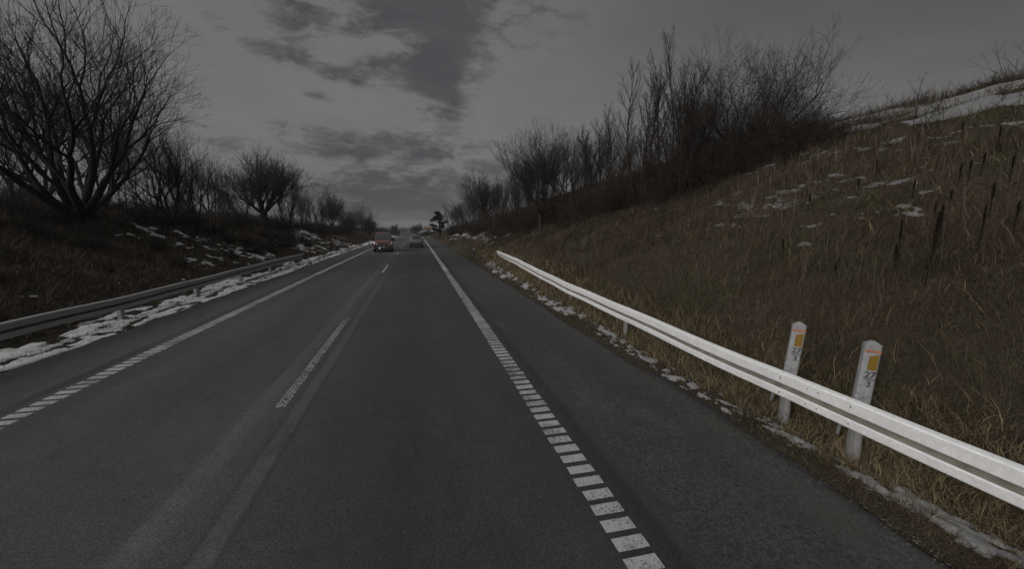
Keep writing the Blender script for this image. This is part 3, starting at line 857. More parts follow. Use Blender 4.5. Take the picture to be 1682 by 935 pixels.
plant('upright', 'tall_bare_tree', 1050, 335, 92, 'second tallest bare tree, steep stems left of the tallest one', RG, 1.2, .9)
plant('upright', 'tall_bare_tree', 1096, 330, 55, 'tallest bare tree, straight stems high above the bank', RG, 2.6, .85)
plant('upright_b', 'tall_bare_tree', 1126, 322, 95, 'steep bare tree between the tallest one and the dark dense bush', RG, 3.7, .8)
plant('dense', 'bushy_tree', 1226, 268, 58, 'large dark dense bush with arching branches on the bank', RG, .7, .86)
plant('dense', 'bushy_tree', 1176, 290, 98, 'dark twiggy bush leaning on the large dense bush', RG, 3.9, .75)
plant('dense_b', 'bushy_tree', 1268, 254, 98, 'dark bush on the uphill flank of the large dense bush', RG, 2.2, .7)
plant('dense_b', 'bare_shrub', 1312, 243, 160, 'low spreading bare shrub uphill of the dense bush', RG, .4, .8, cat='shrub')
plant('dense_b', 'bare_shrub', 1352, 232, 180, 'lowest bare shrub at the end of the thicket near the snowy crest', RG, 1.9, .9, cat='shrub')
plant('vase', 'bare_tree', 868, 372, 250, 'bare tree close behind the oval-crowned tree', RG, 2.9, .8, Yd=46)
plant('vase', 'bare_tree', 828, 376, 292, 'bare tree behind the pale fan-crowned tree', RG, 4.4, .9, Yd=64)
plant('vase_b', 'bare_tree', 765, 380, 318, 'low bare tree near the far end of the thicket', RG, 1.0, 1.0, Yd=75)
plant('vase', 'bare_tree', 745, 382, 330, 'small bare tree right behind the dark pine', RG, 5.0, 1.1, Yd=90)
plant('vase_b', 'bare_tree', 783, 380, 306, 'small bare tree left of the pale fan-crowned tree', RG, 3.0, 1.0, Yd=64)
plant('pale_thin', 'bare_tree', 737, 382, 334, 'pale slim trunk standing beside the dark pine', RG, 0, 1.0, Yd=84)
plant('pale_thin', 'bare_tree', 811, 381, 318, 'pale slim trunk standing in front of the thicket', RG, 1, .8, Yd=38)
plant('upright_b', 'bare_tree', 906, 372, 236, 'steep bare tree hugging the oval crown', RG, 5.5, .8, Yd=36)
plant('upright_b', 'bare_tree', 960, 360, 215, 'slim upright bare tree between the wide tree and the broad one', RG, 1.9, .8, Yd=30)
plant('dense_b', 'bare_shrub', 1010, 345, 270, 'dark shrub at the base of the broad upright tree', RG, .9, 1.2, cat='shrub')
plant('dense_b', 'bare_shrub', 1150, 305, 225, 'dark shrub below the twiggy bush', RG, 2.9, 1.1, cat='shrub')
SG = 'small saplings on the brown bank'
plant('sapling', 'sapling', 1497, 222, 120, 'dark lone sapling standing against the snowy crest', SG, 0, .8, cat='sapling')
plant('sapling', 'sapling', 1550, 190, 145, 'crooked little sapling in the snow of the crest', SG, 2, 1.0, cat='sapling')
plant('sapling', 'sapling', 1455, 205, 150, 'thin sapling in the snow beside the lone dark sapling', SG, 3, 1.0, cat='sapling')
plant('sapling', 'sapling', 1650, 165, 130, 'low bent sapling at the top of the bank near the picture edge', SG, 4, 1.3, cat='sapling')
plant('vase_b', 'bare_tree', 1712, 112, 30, 'bare tree on the crest reaching in from the picture edge', RG, 1, 1.0)
plant('sapling', 'sapling', 1395, 470, 405, 'wispy sapling low on the open bank', SG, 5, .7, cat='sapling')
plant('sapling', 'sapling', 975, 390, 335, 'wispy sapling on the bank right of the oval-crowned tree', SG, 1, .8, cat='sapling')

# pine
def make_pine(loc, H):
    root = empty('pine_tree', loc)
    rd = random.Random(8)
    trunk = [(np.array([(0, 0, -.3), (.1, 0, H * .3), (.0, .1, H * .6), (-.1, 0, H * .95)]), np.array([.22, .18, .13, .04]))]
    limbs = []; clumps = []
    for i in range(26):
        t = .28 + .7 * i / 26
        a = rd.uniform(0, 6.28)
        L = (1.05 - .75 * t) * H * .42 * rd.uniform(.6, 1.2)
        if i in (6, 7, 13): a = math.pi + rd.uniform(-.2, .2); L *= 1.35
        p0 = Vector((0, 0, H * t)); p1 = p0 + Vector((math.cos(a) * L, math.sin(a) * L, L * rd.uniform(-.15, .35)))
        pm = (p0 + p1) / 2 + Vector((0, 0, -.05 * L))
        limbs.append((np.array([p0, pm, p1]), np.array([.06, .045, .02])))
        for k in range(4):
            clumps.append((p0.lerp(p1, rd.uniform(.5, 1.05)), rd.uniform(.3, .6)))
    clumps.append((Vector((0, 0, H * .97)), .5))
    link('trunk', merge_tubes('trunk', [(trunk, 8), (limbs, 5)]), M['bark'], root)
    polys = []
    for c, r in clumps:
        for k in range(70):
            d = Vector((rd.gauss(0, 1), rd.gauss(0, 1), rd.gauss(0, .55) + .15)).normalized()
            p = c + d * r * rd.uniform(.1, .55) * 1.0
            polys.append((np.array([p, p + d * r * .5]), np.array([.028, .012])))
    link('crown', merge_tubes('crown', [(polys, 3)]), M['needles'], root)
    tag(root, 'dark pine with ragged boughs reaching over the road end', 'tree')
x, y, _ = onray(722, 380, 88)
make_pine((x, y, hz1(x, y)), 5.6)

# tangled undergrowth at the foot of the trees (uncountable)
def undergrowth(name, spots, stems, hr, label, seed, mat, rad=.006):
    rd = np.random.default_rng(seed)
    polysA = []
    for (x, y, sc) in spots:
        z = hz1(x, y)
        for k in range(stems):
            a = rd.uniform(0, 6.28); q = rd.uniform(0, .9) * sc
            p = np.array([x + math.cos(a) * q, y + math.sin(a) * q, z - .05])
            d = np.array([rd.normal(0, .55), rd.normal(0, .55), 1.0]); d /= np.linalg.norm(d)
            L = rd.uniform(*hr) * sc
            pts = [p]
            for s in range(3):
                d = d + np.array([rd.normal(0, .25), rd.normal(0, .25), -.18 * s]); d /= np.linalg.norm(d)
                pts.append(pts[-1] + d * L / 3)
            dist = max(1., math.hypot(x, y) / 22)
            polysA.append((np.array(pts), np.array([1, .85, .65, .4]) * rad * rd.uniform(.7, 1.5) * dist))
            for t in range(4):
                j = rd.integers(1, 4); dd = d * .4 + rd.normal(0, .6, 3); dd /= np.linalg.norm(dd)
                pp = pts[j]; l2 = L * rd.uniform(.2, .45)
                polysA.append((np.array([pp, pp + dd * l2 * .5 + rd.normal(0, .03, 3), pp + dd * l2]), np.array([.6, .5, .3]) * rad * dist))
    o = link(name, merge_tubes(name, [(polysA, 3)]), M[mat])
    tag(o, label, 'undergrowth', kind='stuff')
sp = []
rd = random.Random(77)
# right: band behind the tree-foot line
for (px, py) in ((735, 384), (748, 385), (762, 385), (776, 385), (790, 384), (804, 384), (818, 383), (832, 382), (846, 381), (860, 380), (875, 379), (905, 376), (925, 371), (945, 366), (965, 361), (985, 356), (1005, 351), (1025, 346), (1045, 341), (1065, 336), (1085, 331), (1105, 326), (1125, 318), (1145, 309), (1165, 300), (1185, 292), (1205, 284), (1225, 276), (1245, 268), (1265, 261), (1285, 255), (1305, 249), (1325, 243)):
    x, y, z = at(px, py - 6)
    for k in range(5):
        dx, dy = rd.uniform(-.8, .8), rd.uniform(-.3, 1.) * (2 + k * 1.6)
        sp.append((x + dx * (1 + y * .02), y + dy * (.5 + y * .03), rd.uniform(.8, 1.45) * (  .7 if px > 1280 else 1.0 if px > 1000 else 1)))
undergrowth('undergrowth', sp, 50, (.8, 2.0), 'dark tangled brushwood at the foot of the trees on the brown bank', 91, 'twig_r', .008)
sp = []
for k in range(95):
    y = 15 + 75 * rd.random() ** 1.5
    x = -rd.uniform(14.2, 19.5) + (y - 20) * .02
    sp.append((x, y, rd.uniform(.6, 1.1)))
for k in range(70):
    y = rd.uniform(9, 45); sp.append((-rd.uniform(10.2, 14.6), y, rd.uniform(.28, .6)))
for px in range(470, 615, 9):
    x, y, z = at(px, 383); sp.append((x - 1.5, y + 1, rd.uniform(.8, 1.3)))
undergrowth('undergrowth', sp, 52, (.6, 1.7), 'dark tangled brushwood between the trees on the dark bank', 92, 'twig', .007)

sp = []
for k in range(120):
    y = rd.uniform(190, 330)
    side = rd.random() < .55
    x = -rd.uniform(11, 75) if side else rd.uniform(9, 80)
    sp.append((x, y, rd.uniform(1.6, 3.0)))
undergrowth('woodland', sp, 40, (.9, 1.6), 'far dark hedges and woods along the horizon', 93, 'twig', .006)

# ------------------------------------------------------------------ dead stalks on the bank
st_m, st_t, st_b = material('dead_stalk')
setb(st_t, st_b, color=st_t.ramp(st_t.noise(st_t.n('ShaderNodeTexCoord').outputs['Object'], 30, 3), [(.3, (.008, .006, .005)), (.7, (.018, .013, .010))]), rough=.95, spec=.05)
def stalk_mesh(seed):
    rd = random.Random(seed)
    polys = []
    h = 1.15
    pts = [(0, 0, -.05), (.01, .0, .35), (.02, .01, .7), (.03, .02, h)]
    polys.append((np.array(pts), np.array([.010, .009, .008, .006])))
    seeds = []
    for i in range(150):
        z = h * (1 - .48 * rd.random() ** 1.0)
        a = rd.uniform(0, 6.28); r0 = .005 + .020 * math.sin(math.pi * min(1, (h - z) / (h * .5) * .85 + .12))
        p = np.array([.012 + .02 * z / h, .015 * z / h, z]); q = p + np.array([math.cos(a) * r0, math.sin(a) * r0, .018])
        seeds.append((np.array([p, q]), np.array([.008, .005])))
    return merge_tubes('seed_head', [(seeds, 4)]), merge_tubes('stem', [(polys, 5)])
SM = [stalk_mesh(s) for s in (1, 2, 3)]
for h_, s_ in SM: h_.materials.append(st_m); s_.materials.append(st_m)
STK = [(1522, 470, 349), (1477, 430, 362), (1536, 420, 350), (1544, 405, 336), (1610, 408, 338), (1592, 300, 262), (1613, 290, 250), (1575, 310, 268), (1470, 445, 400), (1288, 428, 393), (1535, 372, 332), (1412, 322, 292), (1500, 330, 296), (1640, 250, 208), (1626, 360, 300), (1660, 300, 255), (1372, 465, 432), (1330, 350, 318), (1440, 300, 262), (1580, 238, 200), (1665, 390, 330), (1560, 345, 312)]
ordl = ['thickest dark dead stalk standing in front of the clump of stalks', 'dark dead stalk a step left of the thickest stalk', 'dead stalk close behind the thickest stalk', 'slim dead stalk right behind the thickest stalk', 'tall lone dead stalk right of the stalk clump']
rd = random.Random(12)
for i, (px, pb, pt) in enumerate(STK):
    x, y, z = at(px - 3, pb)
    dist = math.hypot(x, y)
    d = ray(px, pt); zt = CAMZ + d.z / math.hypot(d.x, d.y) * dist
    s = max(.3, (zt - z)) / 1.15
    root = empty('dead_stalk', (x, y, z), rd.uniform(0, 6.28))
    root.scale = (1.0, 1.0, s)
    root.rotation_euler = (rd.uniform(-.05, .05), rd.uniform(-.02, .08), rd.uniform(0, .3))
    hm, sm = SM[i % 3]
    for nm, me in (('seed_head', hm), ('stem', sm)):
        o = bpy.data.objects.new(nm, me); COL.objects.link(o); o.parent = root
    tag(root, ordl[i] if i < len(ordl) else 'dark dead weed stalk standing alone in the matted grass of the brown bank', 'weed stalk', 'dead weed stalks on the brown bank' if i < len(ordl) else 'scattered dead stalks on the brown bank')

# ------------------------------------------------------------------ guardrails
PROF = [(d, z * 1.08 - .026) for d, z in [(.002, .306), (.010, .318), (.064, .311), (.078, .304), (.085, .293), (.085, .186), (.081, .177), (.004, .172), (-.006, .166), (-.006, .150), (.0, .144), (.072, .110), (.081, .104), (.085, .096), (.085, .024), (.079, .014), (.064, .008), (.010, -.004), (.002, .004)]]
def rail_mesh(path, side, taper_end=None, thick=.004):
    """path: list of (X,Y,ztop); side -1: face looks to -X"""
    P = [Vector(p) for p in path]
    rings = []
    for i, p in enumerate(P):
        t = (P[min(i + 1, len(P) - 1)] - P[max(i - 1, 0)]); t.z = 0; t.normalize()
        nrm = Vector((-t.y, t.x, 0)) if side < 0 else Vector((t.y, -t.x, 0))
        k = 1.0
        if taper_end and i >= len(P) - len(taper_end): k = taper_end[i - (len(P) - len(taper_end))]
        ring = [p + nrm * (d * (.4 + .6 * k)) + Vector((0, 0, (z - .318) * k)) for d, z in PROF]
        ring += [p + nrm * (d * (.4 + .6 * k) - thick) + Vector((0, 0, (z - .318) * k - .001)) for d, z in reversed(PROF)]
        rings.append(ring)
    return rings
def grime_shade(o):
    # road dirt and the upper lip's shade, both painted into the beam's valley
    o.data.materials.append(M['grime_shade'])
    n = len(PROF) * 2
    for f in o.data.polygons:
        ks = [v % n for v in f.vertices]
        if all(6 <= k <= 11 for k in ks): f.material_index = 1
def resample(pts, step):
    out = []
    P = np.array(pts, float); s = np.concatenate([[0], np.cumsum(np.linalg.norm(np.diff(P, axis=0), axis=1))])
    u = np.arange(0, s[-1], step); u = np.append(u, s[-1])
    # smooth interpolation through the points
    return [tuple(np.interp(v, s, P[:, i]) for i in range(3)) for v in u]
def post_mb(h):
    """sigma post: folded channel, open to the back"""
    mb = MB()
    prof = [(-.078, .020), (-.070, 0), (-.024, -.014), (.024, -.014), (.070, 0), (.078, .020), (.078, .095), (.060, .112)]
    t = .006
    outer = prof
    inner = [(x * (1 - t / .078), y + t) for x, y in prof]
    ring = lambda z: [Vector((y, x, z)) for x, y in outer] + [Vector((y, x, z)) for x, y in reversed(inner)]
    mb.loft([ring(-.25), ring(h)], 'strip')
    return mb

# bright rail on the right
PR = [(4.75, -5, .68), (4.75, 2, .68), (4.75, 5, .672), (4.75, 7.6, .718), (4.77, 8.8, .737), (4.82, 12.4, .77), (4.98, 16.5, .84), (5.2, 21, .93), (5.46, 27.6, .965)]
gr = empty('guardrail', (4.75, 5, hz1(4.75, 5)))
gr_o = Vector(gr.location)
def sub(path): return [(x - gr_o.x, y - gr_o.y, z - gr_o.z) for x, y, z in path]
pathR = resample(PR, .4)
pathR = [(x, y, z + rz(y) + .006 * math.sin(y * 1.9)) for x, y, z in pathR]
# beams in overlapping lengths of about 4 m
def pos_at(Y): return (np.interp(Y, [p[1] for p in pathR], [p[0] for p in pathR]), Y, np.interp(Y, [p[1] for p in pathR], [p[2] for p in pathR]))
joints = [-5, -.4, 3.70, 8.2, 12.2, 16.2, 20.2, 24.2, 27.6]
for i in range(len(joints) - 1):
    a, b_ = joints[i], joints[i + 1]
    Ys = list(np.arange(a, b_ + .16 if i < len(joints) - 2 else b_, .4)) + [b_ + (.16 if i < len(joints) - 2 else 0)]
    lift = .006 if i % 2 else 0
    pth = sub([tuple(pos_at(v)) for v in Ys])
    pth = [(x - lift, y, z) for x, y, z in pth]
    mb = MB()
    tp = [1, .8, .5, .22] if i == len(joints) - 2 else None
    mb.loft(rail_mesh(pth, -1, tp), 'strip')
    bm_o = mb.build('beam', M['galv'], gr, smooth=True); grime_shade(bm_o)
    md = bm_o.modifiers.new('edges', 'EDGE_SPLIT'); md.split_angle = R(22)
# joints: bolts
for i, jy in enumerate(joints[1:-1]):
    for dy in (-.055, .085):
        for zz in (.243, .040):
            x, y, z = pos_at(jy + dy)
            mb = MB(); mb.dome((x - gr_o.x - .088, y - gr_o.y, z - gr_o.z - .318 + zz), (-1, 0, .0), .014, .010)
            mb.build('bolt', M['galv_dull'], gr, smooth=True)
postY = [-.7, 4.17, 3.27, 8.5, 12.2, 16.0, 20.0, 24.0, 27.0]
for Y in postY:
    x, _, z = pos_at(Y)
    gz = hz1(x, Y)
    h = z - .03 - gz
    p = post_mb(h).build('post', M['galv_post'], gr, (x + .012 - gr_o.x, Y - gr_o.y, gz - gr_o.z))
    for zz in (.243, .040):
        mb = MB(); mb.dome((x - .085 - gr_o.x, Y - gr_o.y, z - gr_o.z - .318 + zz), (-1, 0, 0), .016, .012); mb.build('bolt', M['galv_post'], gr, smooth=True)
tag(gr, 'bright galvanised steel guardrail at the foot of the brown bank', 'guardrail')

# dull grey rail on the left, darker steel than the right one
lr = empty('guardrail', (-8.08, 10, hz1(-8.08, 10))); lo = Vector(lr.location)
PL = [(-8.08, -3, .72), (-8.08, 9.8, .72), (-8.08, 13.3, .67), (-8.08, 17, .67), (-8.1, 22, .70), (-8.12, 28, .72), (-8.2, 32.5, .66)]
pathL = [(x, y, z + float(rz(y)) + .008 * math.sin(y * 1.3)) for x, y, z in resample(PL, .5)]
lj = [-3, 1.2, 5.2, 9.2, 13.2, 17.2, 21.2, 25.2, 29.2, 32.5]
lp = lambda Y: (np.interp(Y, [p[1] for p in pathL], [p[0] for p in pathL]), Y, np.interp(Y, [p[1] for p in pathL], [p[2] for p in pathL]))
for i in range(len(lj) - 1):
    a, b_ = lj[i], lj[i + 1]
    e = b_ + (.15 if i < len(lj) - 2 else 0)
    Ys = list(np.arange(a, e, .5)) + [e]
    pth = [(x - lo.x + (.006 if i % 2 else 0), y - lo.y, z - lo.z) for x, y, z in [lp(v) for v in Ys]]
    mb = MB(); mb.loft(rail_mesh(pth, 1, [1, .7, .35, .15] if i == len(lj) - 2 else None), 'strip')
    bo = mb.build('beam', M['galv_dull'], lr, smooth=True); grime_shade(bo)
    md = bo.modifiers.new('edges', 'EDGE_SPLIT'); md.split_angle = R(22)
for Y in lj[1:-1]:
    x, _, z = lp(Y + .06); gz = hz1(x, Y)
    p = post_mb(z - .03 - gz).build('post', M['galv_dull'], lr, (x - .012 - lo.x, Y + .06 - lo.y, gz - lo.z))
    p.rotation_euler.z = math.pi
    for zz in (.243, .040):
        mb = MB(); mb.dome((x + .085 - lo.x, Y + .06 - lo.y, z - lo.z - .318 + zz), (1, 0, 0), .015, .011); mb.build('bolt', M['galv_dull'], lr, smooth=True)
tag(lr, 'dull grey guardrail along the snowy verge', 'guardrail')

# ------------------------------------------------------------------ kilometre marker posts
def marker_post(px_top, py_top, Y, label, lean, turn=36):
    # the post is fixed behind the rail; its front looks back along the road to the camera
    x = pos_at(Y)[0] + .115
    gz = hz1(x, Y)
    # height from the wanted top
    d = ray(px_top, py_top)
    root = empty('kilometre_marker', (x, Y, gz))
    t = (x) / d.x if d.x else 1
    H = 1.335
    w, dp = .078, .050   # half width, half depth
    # flat-fronted sleeve with rounded edges
    def ring2(z, zslope=0.):
        pts = []
        r = .022
        for cx, cy, a0 in ((w - r, -dp + r, -90), (w - r, dp - r, 0), (-w + r, dp - r, 90), (-w + r, -dp + r, 180)):
            for k in range(4):
                an = R(a0 + 30 * k)
                x_, y_ = cx + r * math.cos(an), cy + r * math.sin(an)
                pts.append(Vector((x_, y_, z + zslope * abs(x_) )))
        return pts
    mb = MB()
    mb.loft([ring2(.30), ring2(H - .07)])
    mb.build('sleeve', M['white_plastic'], root, smooth=False)
    # ridged cap
    mb = MB()
    top = [Vector((p.x * 1.03, p.y * 1.05, H - .07)) for p in ring2(0)]
    mid = [Vector((p.x * 1.03, p.y * 1.05, H - .018)) for p in ring2(0)]
    tip = [Vector((p.x * .22, p.y * .6 + .004, H + .022)) for p in ring2(0)]
    mb.loft([top, mid, tip]); mb.build('cap', M['cap'], root)
    mb = MB(); mb.box((0, -dp - .003, H - .088), (w * 1.9, .005, .027)); mb.build('orange_band', M['orange'], root)
    # amber reflector: a parallelogram plate, sloping top edge
    mb = MB()
    z0, z1 = H - .305, H - .120
    q = [(-.026, z0), (.058, z0), (.058, z1), (-.026, z1 - .024)]
    mb.loft([[Vector((a, -dp - .0015, b_)) for a, b_ in q], [Vector((a, -dp - .006, b_)) for a, b_ in q]])
    mb.build('reflector', M['amber'], root)
    for txt, z_, s_, xo in (('27', H - .395, .102, .012), ('3', H - .500, .096, .014)):
        cu = bpy.data.curves.new('numeral', 'FONT'); cu.body = txt; cu.size = s_; cu.align_x = 'CENTER'; cu.extrude = .001; cu.offset = .0014
        o = bpy.data.objects.new('numeral', cu); COL.objects.link(o); o.parent = root
        o.rotation_euler = (math.pi / 2, 0, 0); o.location = (xo, -dp - .002, z_)
        cu.materials.append(M['ink'])
        me = bpy.data.meshes.new_from_object(o.evaluated_get(bpy.context.evaluated_depsgraph_get()))
        o2 = bpy.data.objects.new('numeral', me); COL.objects.link(o2); o2.parent = root
        o2.rotation_euler = o.rotation_euler; o2.location = o.location
        bpy.data.objects.remove(o); o2.name = 'numeral'
    mb = MB(); mb.box((.016, -dp - .0025, H - .413), (.100, .002, .008)); mb.build('fraction_bar', M['ink'], root)
    # narrow white tube hanging below the rail beside the steel post
    mb = MB(); mb.cyl((-.150, .0, .20), (-.132, .0, .62), .020, 10); mb.dome((-.150, 0, .202), (0, 0, -1), .020, .014); mb.build('mounting_tube', M['white_plastic'], root, smooth=True)
    mb = MB(); mb.box((-.06, .02, .58), (.16, .02, .03)); mb.build('bracket', M['galv_post'], root)
    root.rotation_euler = (0, lean, -R(turn))
    tag(root, label, 'marker post')
    return root
marker_post(1297, 532, 4.28, 'slimmer looking white kilometre marker post reading 27 over 3, farther up the guardrail', .075, 40)
marker_post(1425, 566, 3.36, 'white kilometre marker post reading 27 over 3 nearest the camera', .06, 34)

# ------------------------------------------------------------------ vehicles
def paint_mat(name, c, metal=.0):
    m, t, b = material(name)
    co = t.n('ShaderNodeTexCoord').outputs['Object']
    n = t.noise(co, 4, 5, .6)
    dirt = t.smooth(t.n('ShaderNodeSeparateXYZ', ins={0: co}).outputs[2], .9, .3)
    col = t.mix(t.math('MULTIPLY', dirt, .3), t.ramp(n, [(.3, tuple(v * .85 for v in c)), (.7, tuple(v * 1.1 for v in c))]), (.10, .095, .085, 1))
    setb(t, b, color=col, rough=.4, metal=metal, coat=.3)
    return m
M['van_red'] = paint_mat('red_van_paint', (.075, .018, .016))
M['van_dark'] = simple('black_trim', (.022, .022, .023), .55, 0, .2, 10)
M['glass'] = simple('dark_window_glass', (.018, .022, .025), .12, 0, .1, 2)
M['tyre'] = simple('tyre_rubber', (.015, .015, .015), .85)
M['rim'] = simple('grey_rim', (.22, .22, .23), .4, .6)
M['silver'] = paint_mat('silver_blue_paint', (.16, .172, .20), .3)
M['red_lens'] = simple('red_tail_lens', (.30, .012, .012), .25)
M['plate'] = simple('white_plate', (.18, .18, .18), .5)
M['dark_car'] = paint_mat('dark_blue_paint', (.03, .035, .045))
M['white_car'] = paint_mat('white_paint', (.35, .62, .62))
def lamp_mat(name, c, e):
    m, t, b = material(name)
    setb(t, b, color=(.8, .8, .8, 1), rough=.2)
    b.inputs['Emission Color'].default_value = (*c, 1); b.inputs['Emission Strength'].default_value = e
    return m
M['headlamp'] = lamp_mat('lit_headlamp', (1, .97, .92), .45)

def ringsec(hw, hwr, z0, zb, zt, y):
    """cross section: half width at belt, half width at roof, sill, belt and roof heights"""
    r = .10
    right = [(hw * .90, z0), (hw * .985, z0 + .10), (hw, (z0 + zb) * .5), (hw * .985, zb), ((hw * .985 * .45 + hwr * .55), zb + (zt - zb) * .55), (hwr, zt - (zt - zb) * .16), (hwr * .86, zt - (zt - zb) * .03), (hwr * .45, zt)]
    pts = [Vector((x, y, z)) for x, z in right] + [Vector((-x, y, z)) for x, z in reversed(right)]
    return pts
def wheel(root, x, y, r, w):
    mb = MB(); mb.cyl((x - w / 2, y, r), (x + w / 2, y, r), r, 24); t = mb.build('wheel', M['tyre'], root, bevel=.02)
    s = 1 if x > 0 else -1
    mb = MB(); mb.cyl((x + s * (w / 2 - .01), y, r), (x + s * (w / 2 + .012), y, r), r * .62, 20); mb.build('rim', M['rim'], t)
def quadpanel(root, name, pts, mat, th=.012, nrm=None):
    P = [Vector(p) for p in pts]
    n_ = (P[1] - P[0]).cross(P[2] - P[0]).normalized()
    if nrm is not None and n_.dot(Vector(nrm)) < 0: n_ = -n_
    mb = MB(); mb.loft([[p - n_ * .02 for p in P], [p + n_ * th for p in P]])
    return mb.build(name, mat, root)

def red_van(loc, rzv):
    root = empty('delivery_van', loc, rzv)     # front looks to -Y
    mb = MB()
    S = [(-2.42, .80, .60, .45, .72, .80), (-2.36, .90, .78, .38, .82, 1.02), (-2.15, .96, .86, .34, .95, 1.16), (-1.62, .99, .88, .32, 1.10, 1.30), (-.95, 1.0, .84, .32, 1.14, 1.88), (-.72, 1.0, .83, .32, 1.14, 2.0), (.4, 1.0, .84, .32, 1.14, 2.06), (2.3, 1.0, .84, .34, 1.14, 2.05), (2.42, .96, .80, .4, 1.12, 1.98)]
    mb.loft([ringsec(hw * .95, hr * .95, z0, zb, zt, y) for y, hw, hr, z0, zb, zt in S])
    b = mb.build('body', M['van_red'], root, smooth=True); md = b.modifiers.new('e', 'EDGE_SPLIT'); md.split_angle = R(35)
    quadpanel(root, 'windscreen', [(-.84, -1.63, 1.27), (.84, -1.63, 1.27), (.75, -.92, 1.85), (-.75, -.92, 1.85)], M['glass'], .07, (0, -1, .7))
    mb = MB(); mb.loft([[Vector((x * k, y - o, z)) for x, y, z in ((-.93, -2.2, .30), (-.90, -2.46, .30), (.90, -2.46, .30), (.93, -2.2, .30))] for z, k, o in ((.30, .96, 0), (.42, 1.0, .03), (.72, 1.0, .03), (.80, .97, 0))] if False else
                       [[Vector((-.93 * k, -2.05, z)), Vector((-.90 * k, -2.44 - o, z)), Vector((.90 * k, -2.44 - o, z)), Vector((.93 * k, -2.05, z))] for z, k, o in ((.28, .97, 0), (.40, 1.0, .04), (.70, 1.0, .04), (.80, .98, .0))])
    mb.build('bumper', M['van_dark'], root, bevel=.02)
    mb = MB(); mb.box((0, -2.43, .87), (.86, .06, .10)); mb.build('grille', M['van_dark'], root, bevel=.01)
    for s in (-1, 1):
        mb = MB(); mb.loft([[Vector((s * .58, -2.41 + k, .84)), Vector((s * .86, -2.30 + k, .84)), Vector((s * .88, -2.16 + k, 1.06)), Vector((s * .66, -2.32 + k, .98))] for k in (.06, -.02)])
        mb.build('headlight', M['headlamp'], root)
        mb = MB(); mb.box((s * 1.08, -1.28, 1.30), (.22, .10, .30)); mb.box((s * .96, -1.24, 1.22), (.12, .05, .05)); mb.build('mirror', M['van_dark'], root, bevel=.02)
        quadpanel(root, 'side_window', [(s * .962, -1.15, 1.16), (s * .962, -.15, 1.16), (s * .87, -.15, 1.66), (s * .885, -.75, 1.66)], M['glass'], .012, (s, 0, .2))
        mb = MB(); mb.box((s * .958, .1, .48), (.03, 3.1, .16)); mb.build('sill_trim', M['van_dark'], root)
        for y in (-1.55, 1.45): wheel(root, s * .86, y, .33, .22)
    for s in (-.36, .36):
        mb = MB(); mb.cyl((s, -2.51, .45), (s, -2.46, .45), .06, 12); mb.build('fog_lamp', M['headlamp' if s < 0 else 'plate'], root)
    mb = MB(); mb.box((0, -2.492, .55), (.5, .012, .11)); mb.build('number_plate', M['plate'], root)
    for y in (-.2, .9, 1.9):
        mb = MB(); mb.box((0, y, 2.10), (1.5, .05, .05)); mb.box((-.68, y, 2.05), (.05, .06, .10)); mb.box((.68, y, 2.05), (.05, .06, .10)); mb.build('roof_bar', M['van_dark'], root)
    tag(root, 'red van with black bumper and lit headlights coming towards the camera', 'van')
    return root
def hatchback(loc, rzv, paint, label, rear=True):
    root = empty('hatchback_car', loc, rzv)    # rear looks to -Y
    mb = MB()
    S = [(-2.02, .74, .66, .42, .70, .82), (-1.97, .82, .72, .34, .80, 1.00), (-1.80, .85, .68, .28, .88, 1.20), (-1.45, .86, .62, .25, .90, 1.42), (-.9, .87, .61, .24, .90, 1.49), (-.1, .87, .61, .24, .90, 1.48), (.45, .86, .62, .24, .90, 1.36), (1.0, .85, .70, .24, .88, 1.0), (1.6, .83, .70, .26, .78, .90), (2.0, .72, .6, .34, .62, .70)]
    mb.loft([ringsec(hw, hr, z0, zb, zt, y) for y, hw, hr, z0, zb, zt in S])
    b = mb.build('body', paint, root, smooth=True); md = b.modifiers.new('e', 'EDGE_SPLIT'); md.split_angle = R(38)
    # oval rear window
    oval = []
    for k in range(16):
        a = 2 * math.pi * k / 16
        u = .56 * math.copysign(abs(math.cos(a)) ** .7, math.cos(a)); v = math.copysign(abs(math.sin(a)) ** .75, math.sin(a))
        z = 1.19 + .155 * v; y = np.interp(z, [1.0, 1.2, 1.42], [-1.97, -1.80, -1.45])
        oval.append(Vector((u * (1 - .08 * v), y, z)))
    n_ = Vector((0, -.75, .5)).normalized()
    mb = MB(); mb.loft([[p - n_ * .03 for p in oval], [p + n_ * .025 for p in oval]]); mb.build('rear_window', M['glass'], root)
    mb = MB(); mb.box((0, -1.43, 1.46), (1.08, .30, .035), M=Matrix.Rotation(R(-6), 3, 'X')); mb.build('spoiler', paint, root, bevel=.012)
    mb = MB(); mb.box((0, -1.95, .40), (1.56, .16, .20)); mb.build('bumper', M['van_dark'], root, bevel=.03)
    mb = MB(); mb.box((0, -2.035, .66), (.5, .012, .11)); mb.build('number_plate', M['plate'], root)
    for s in (-1, 1):
        mb = MB(); mb.loft([[Vector((s * .60, -1.99 + k, .84)), Vector((s * .80, -1.93 + k, .84)), Vector((s * .76, -1.72 + k, 1.20)), Vector((s * .66, -1.78 + k, 1.20))] for k in (.08, -.02)])
        mb.build('tail_light', M['red_lens'], root)
        quadpanel(root, 'side_window', [(s * .858, -1.3, .93), (s * .858, .7, .93), (s * .66, .2, 1.32), (s * .65, -1.2, 1.34)], M['glass'], .012, (s, 0, .4))
        mb = MB(); mb.box((s * .96, .62, 1.0), (.18, .09, .12)); mb.build('mirror', paint, root, bevel=.015)
        for y in (-1.28, 1.3): wheel(root, s * .76, y, .31, .19)
    tag(root, label, 'car')
    return root
def road_xy(px, Y):
    x, y, _ = onray(px, 400, Y); return (x, Y, float(rz(Y)) + .005)
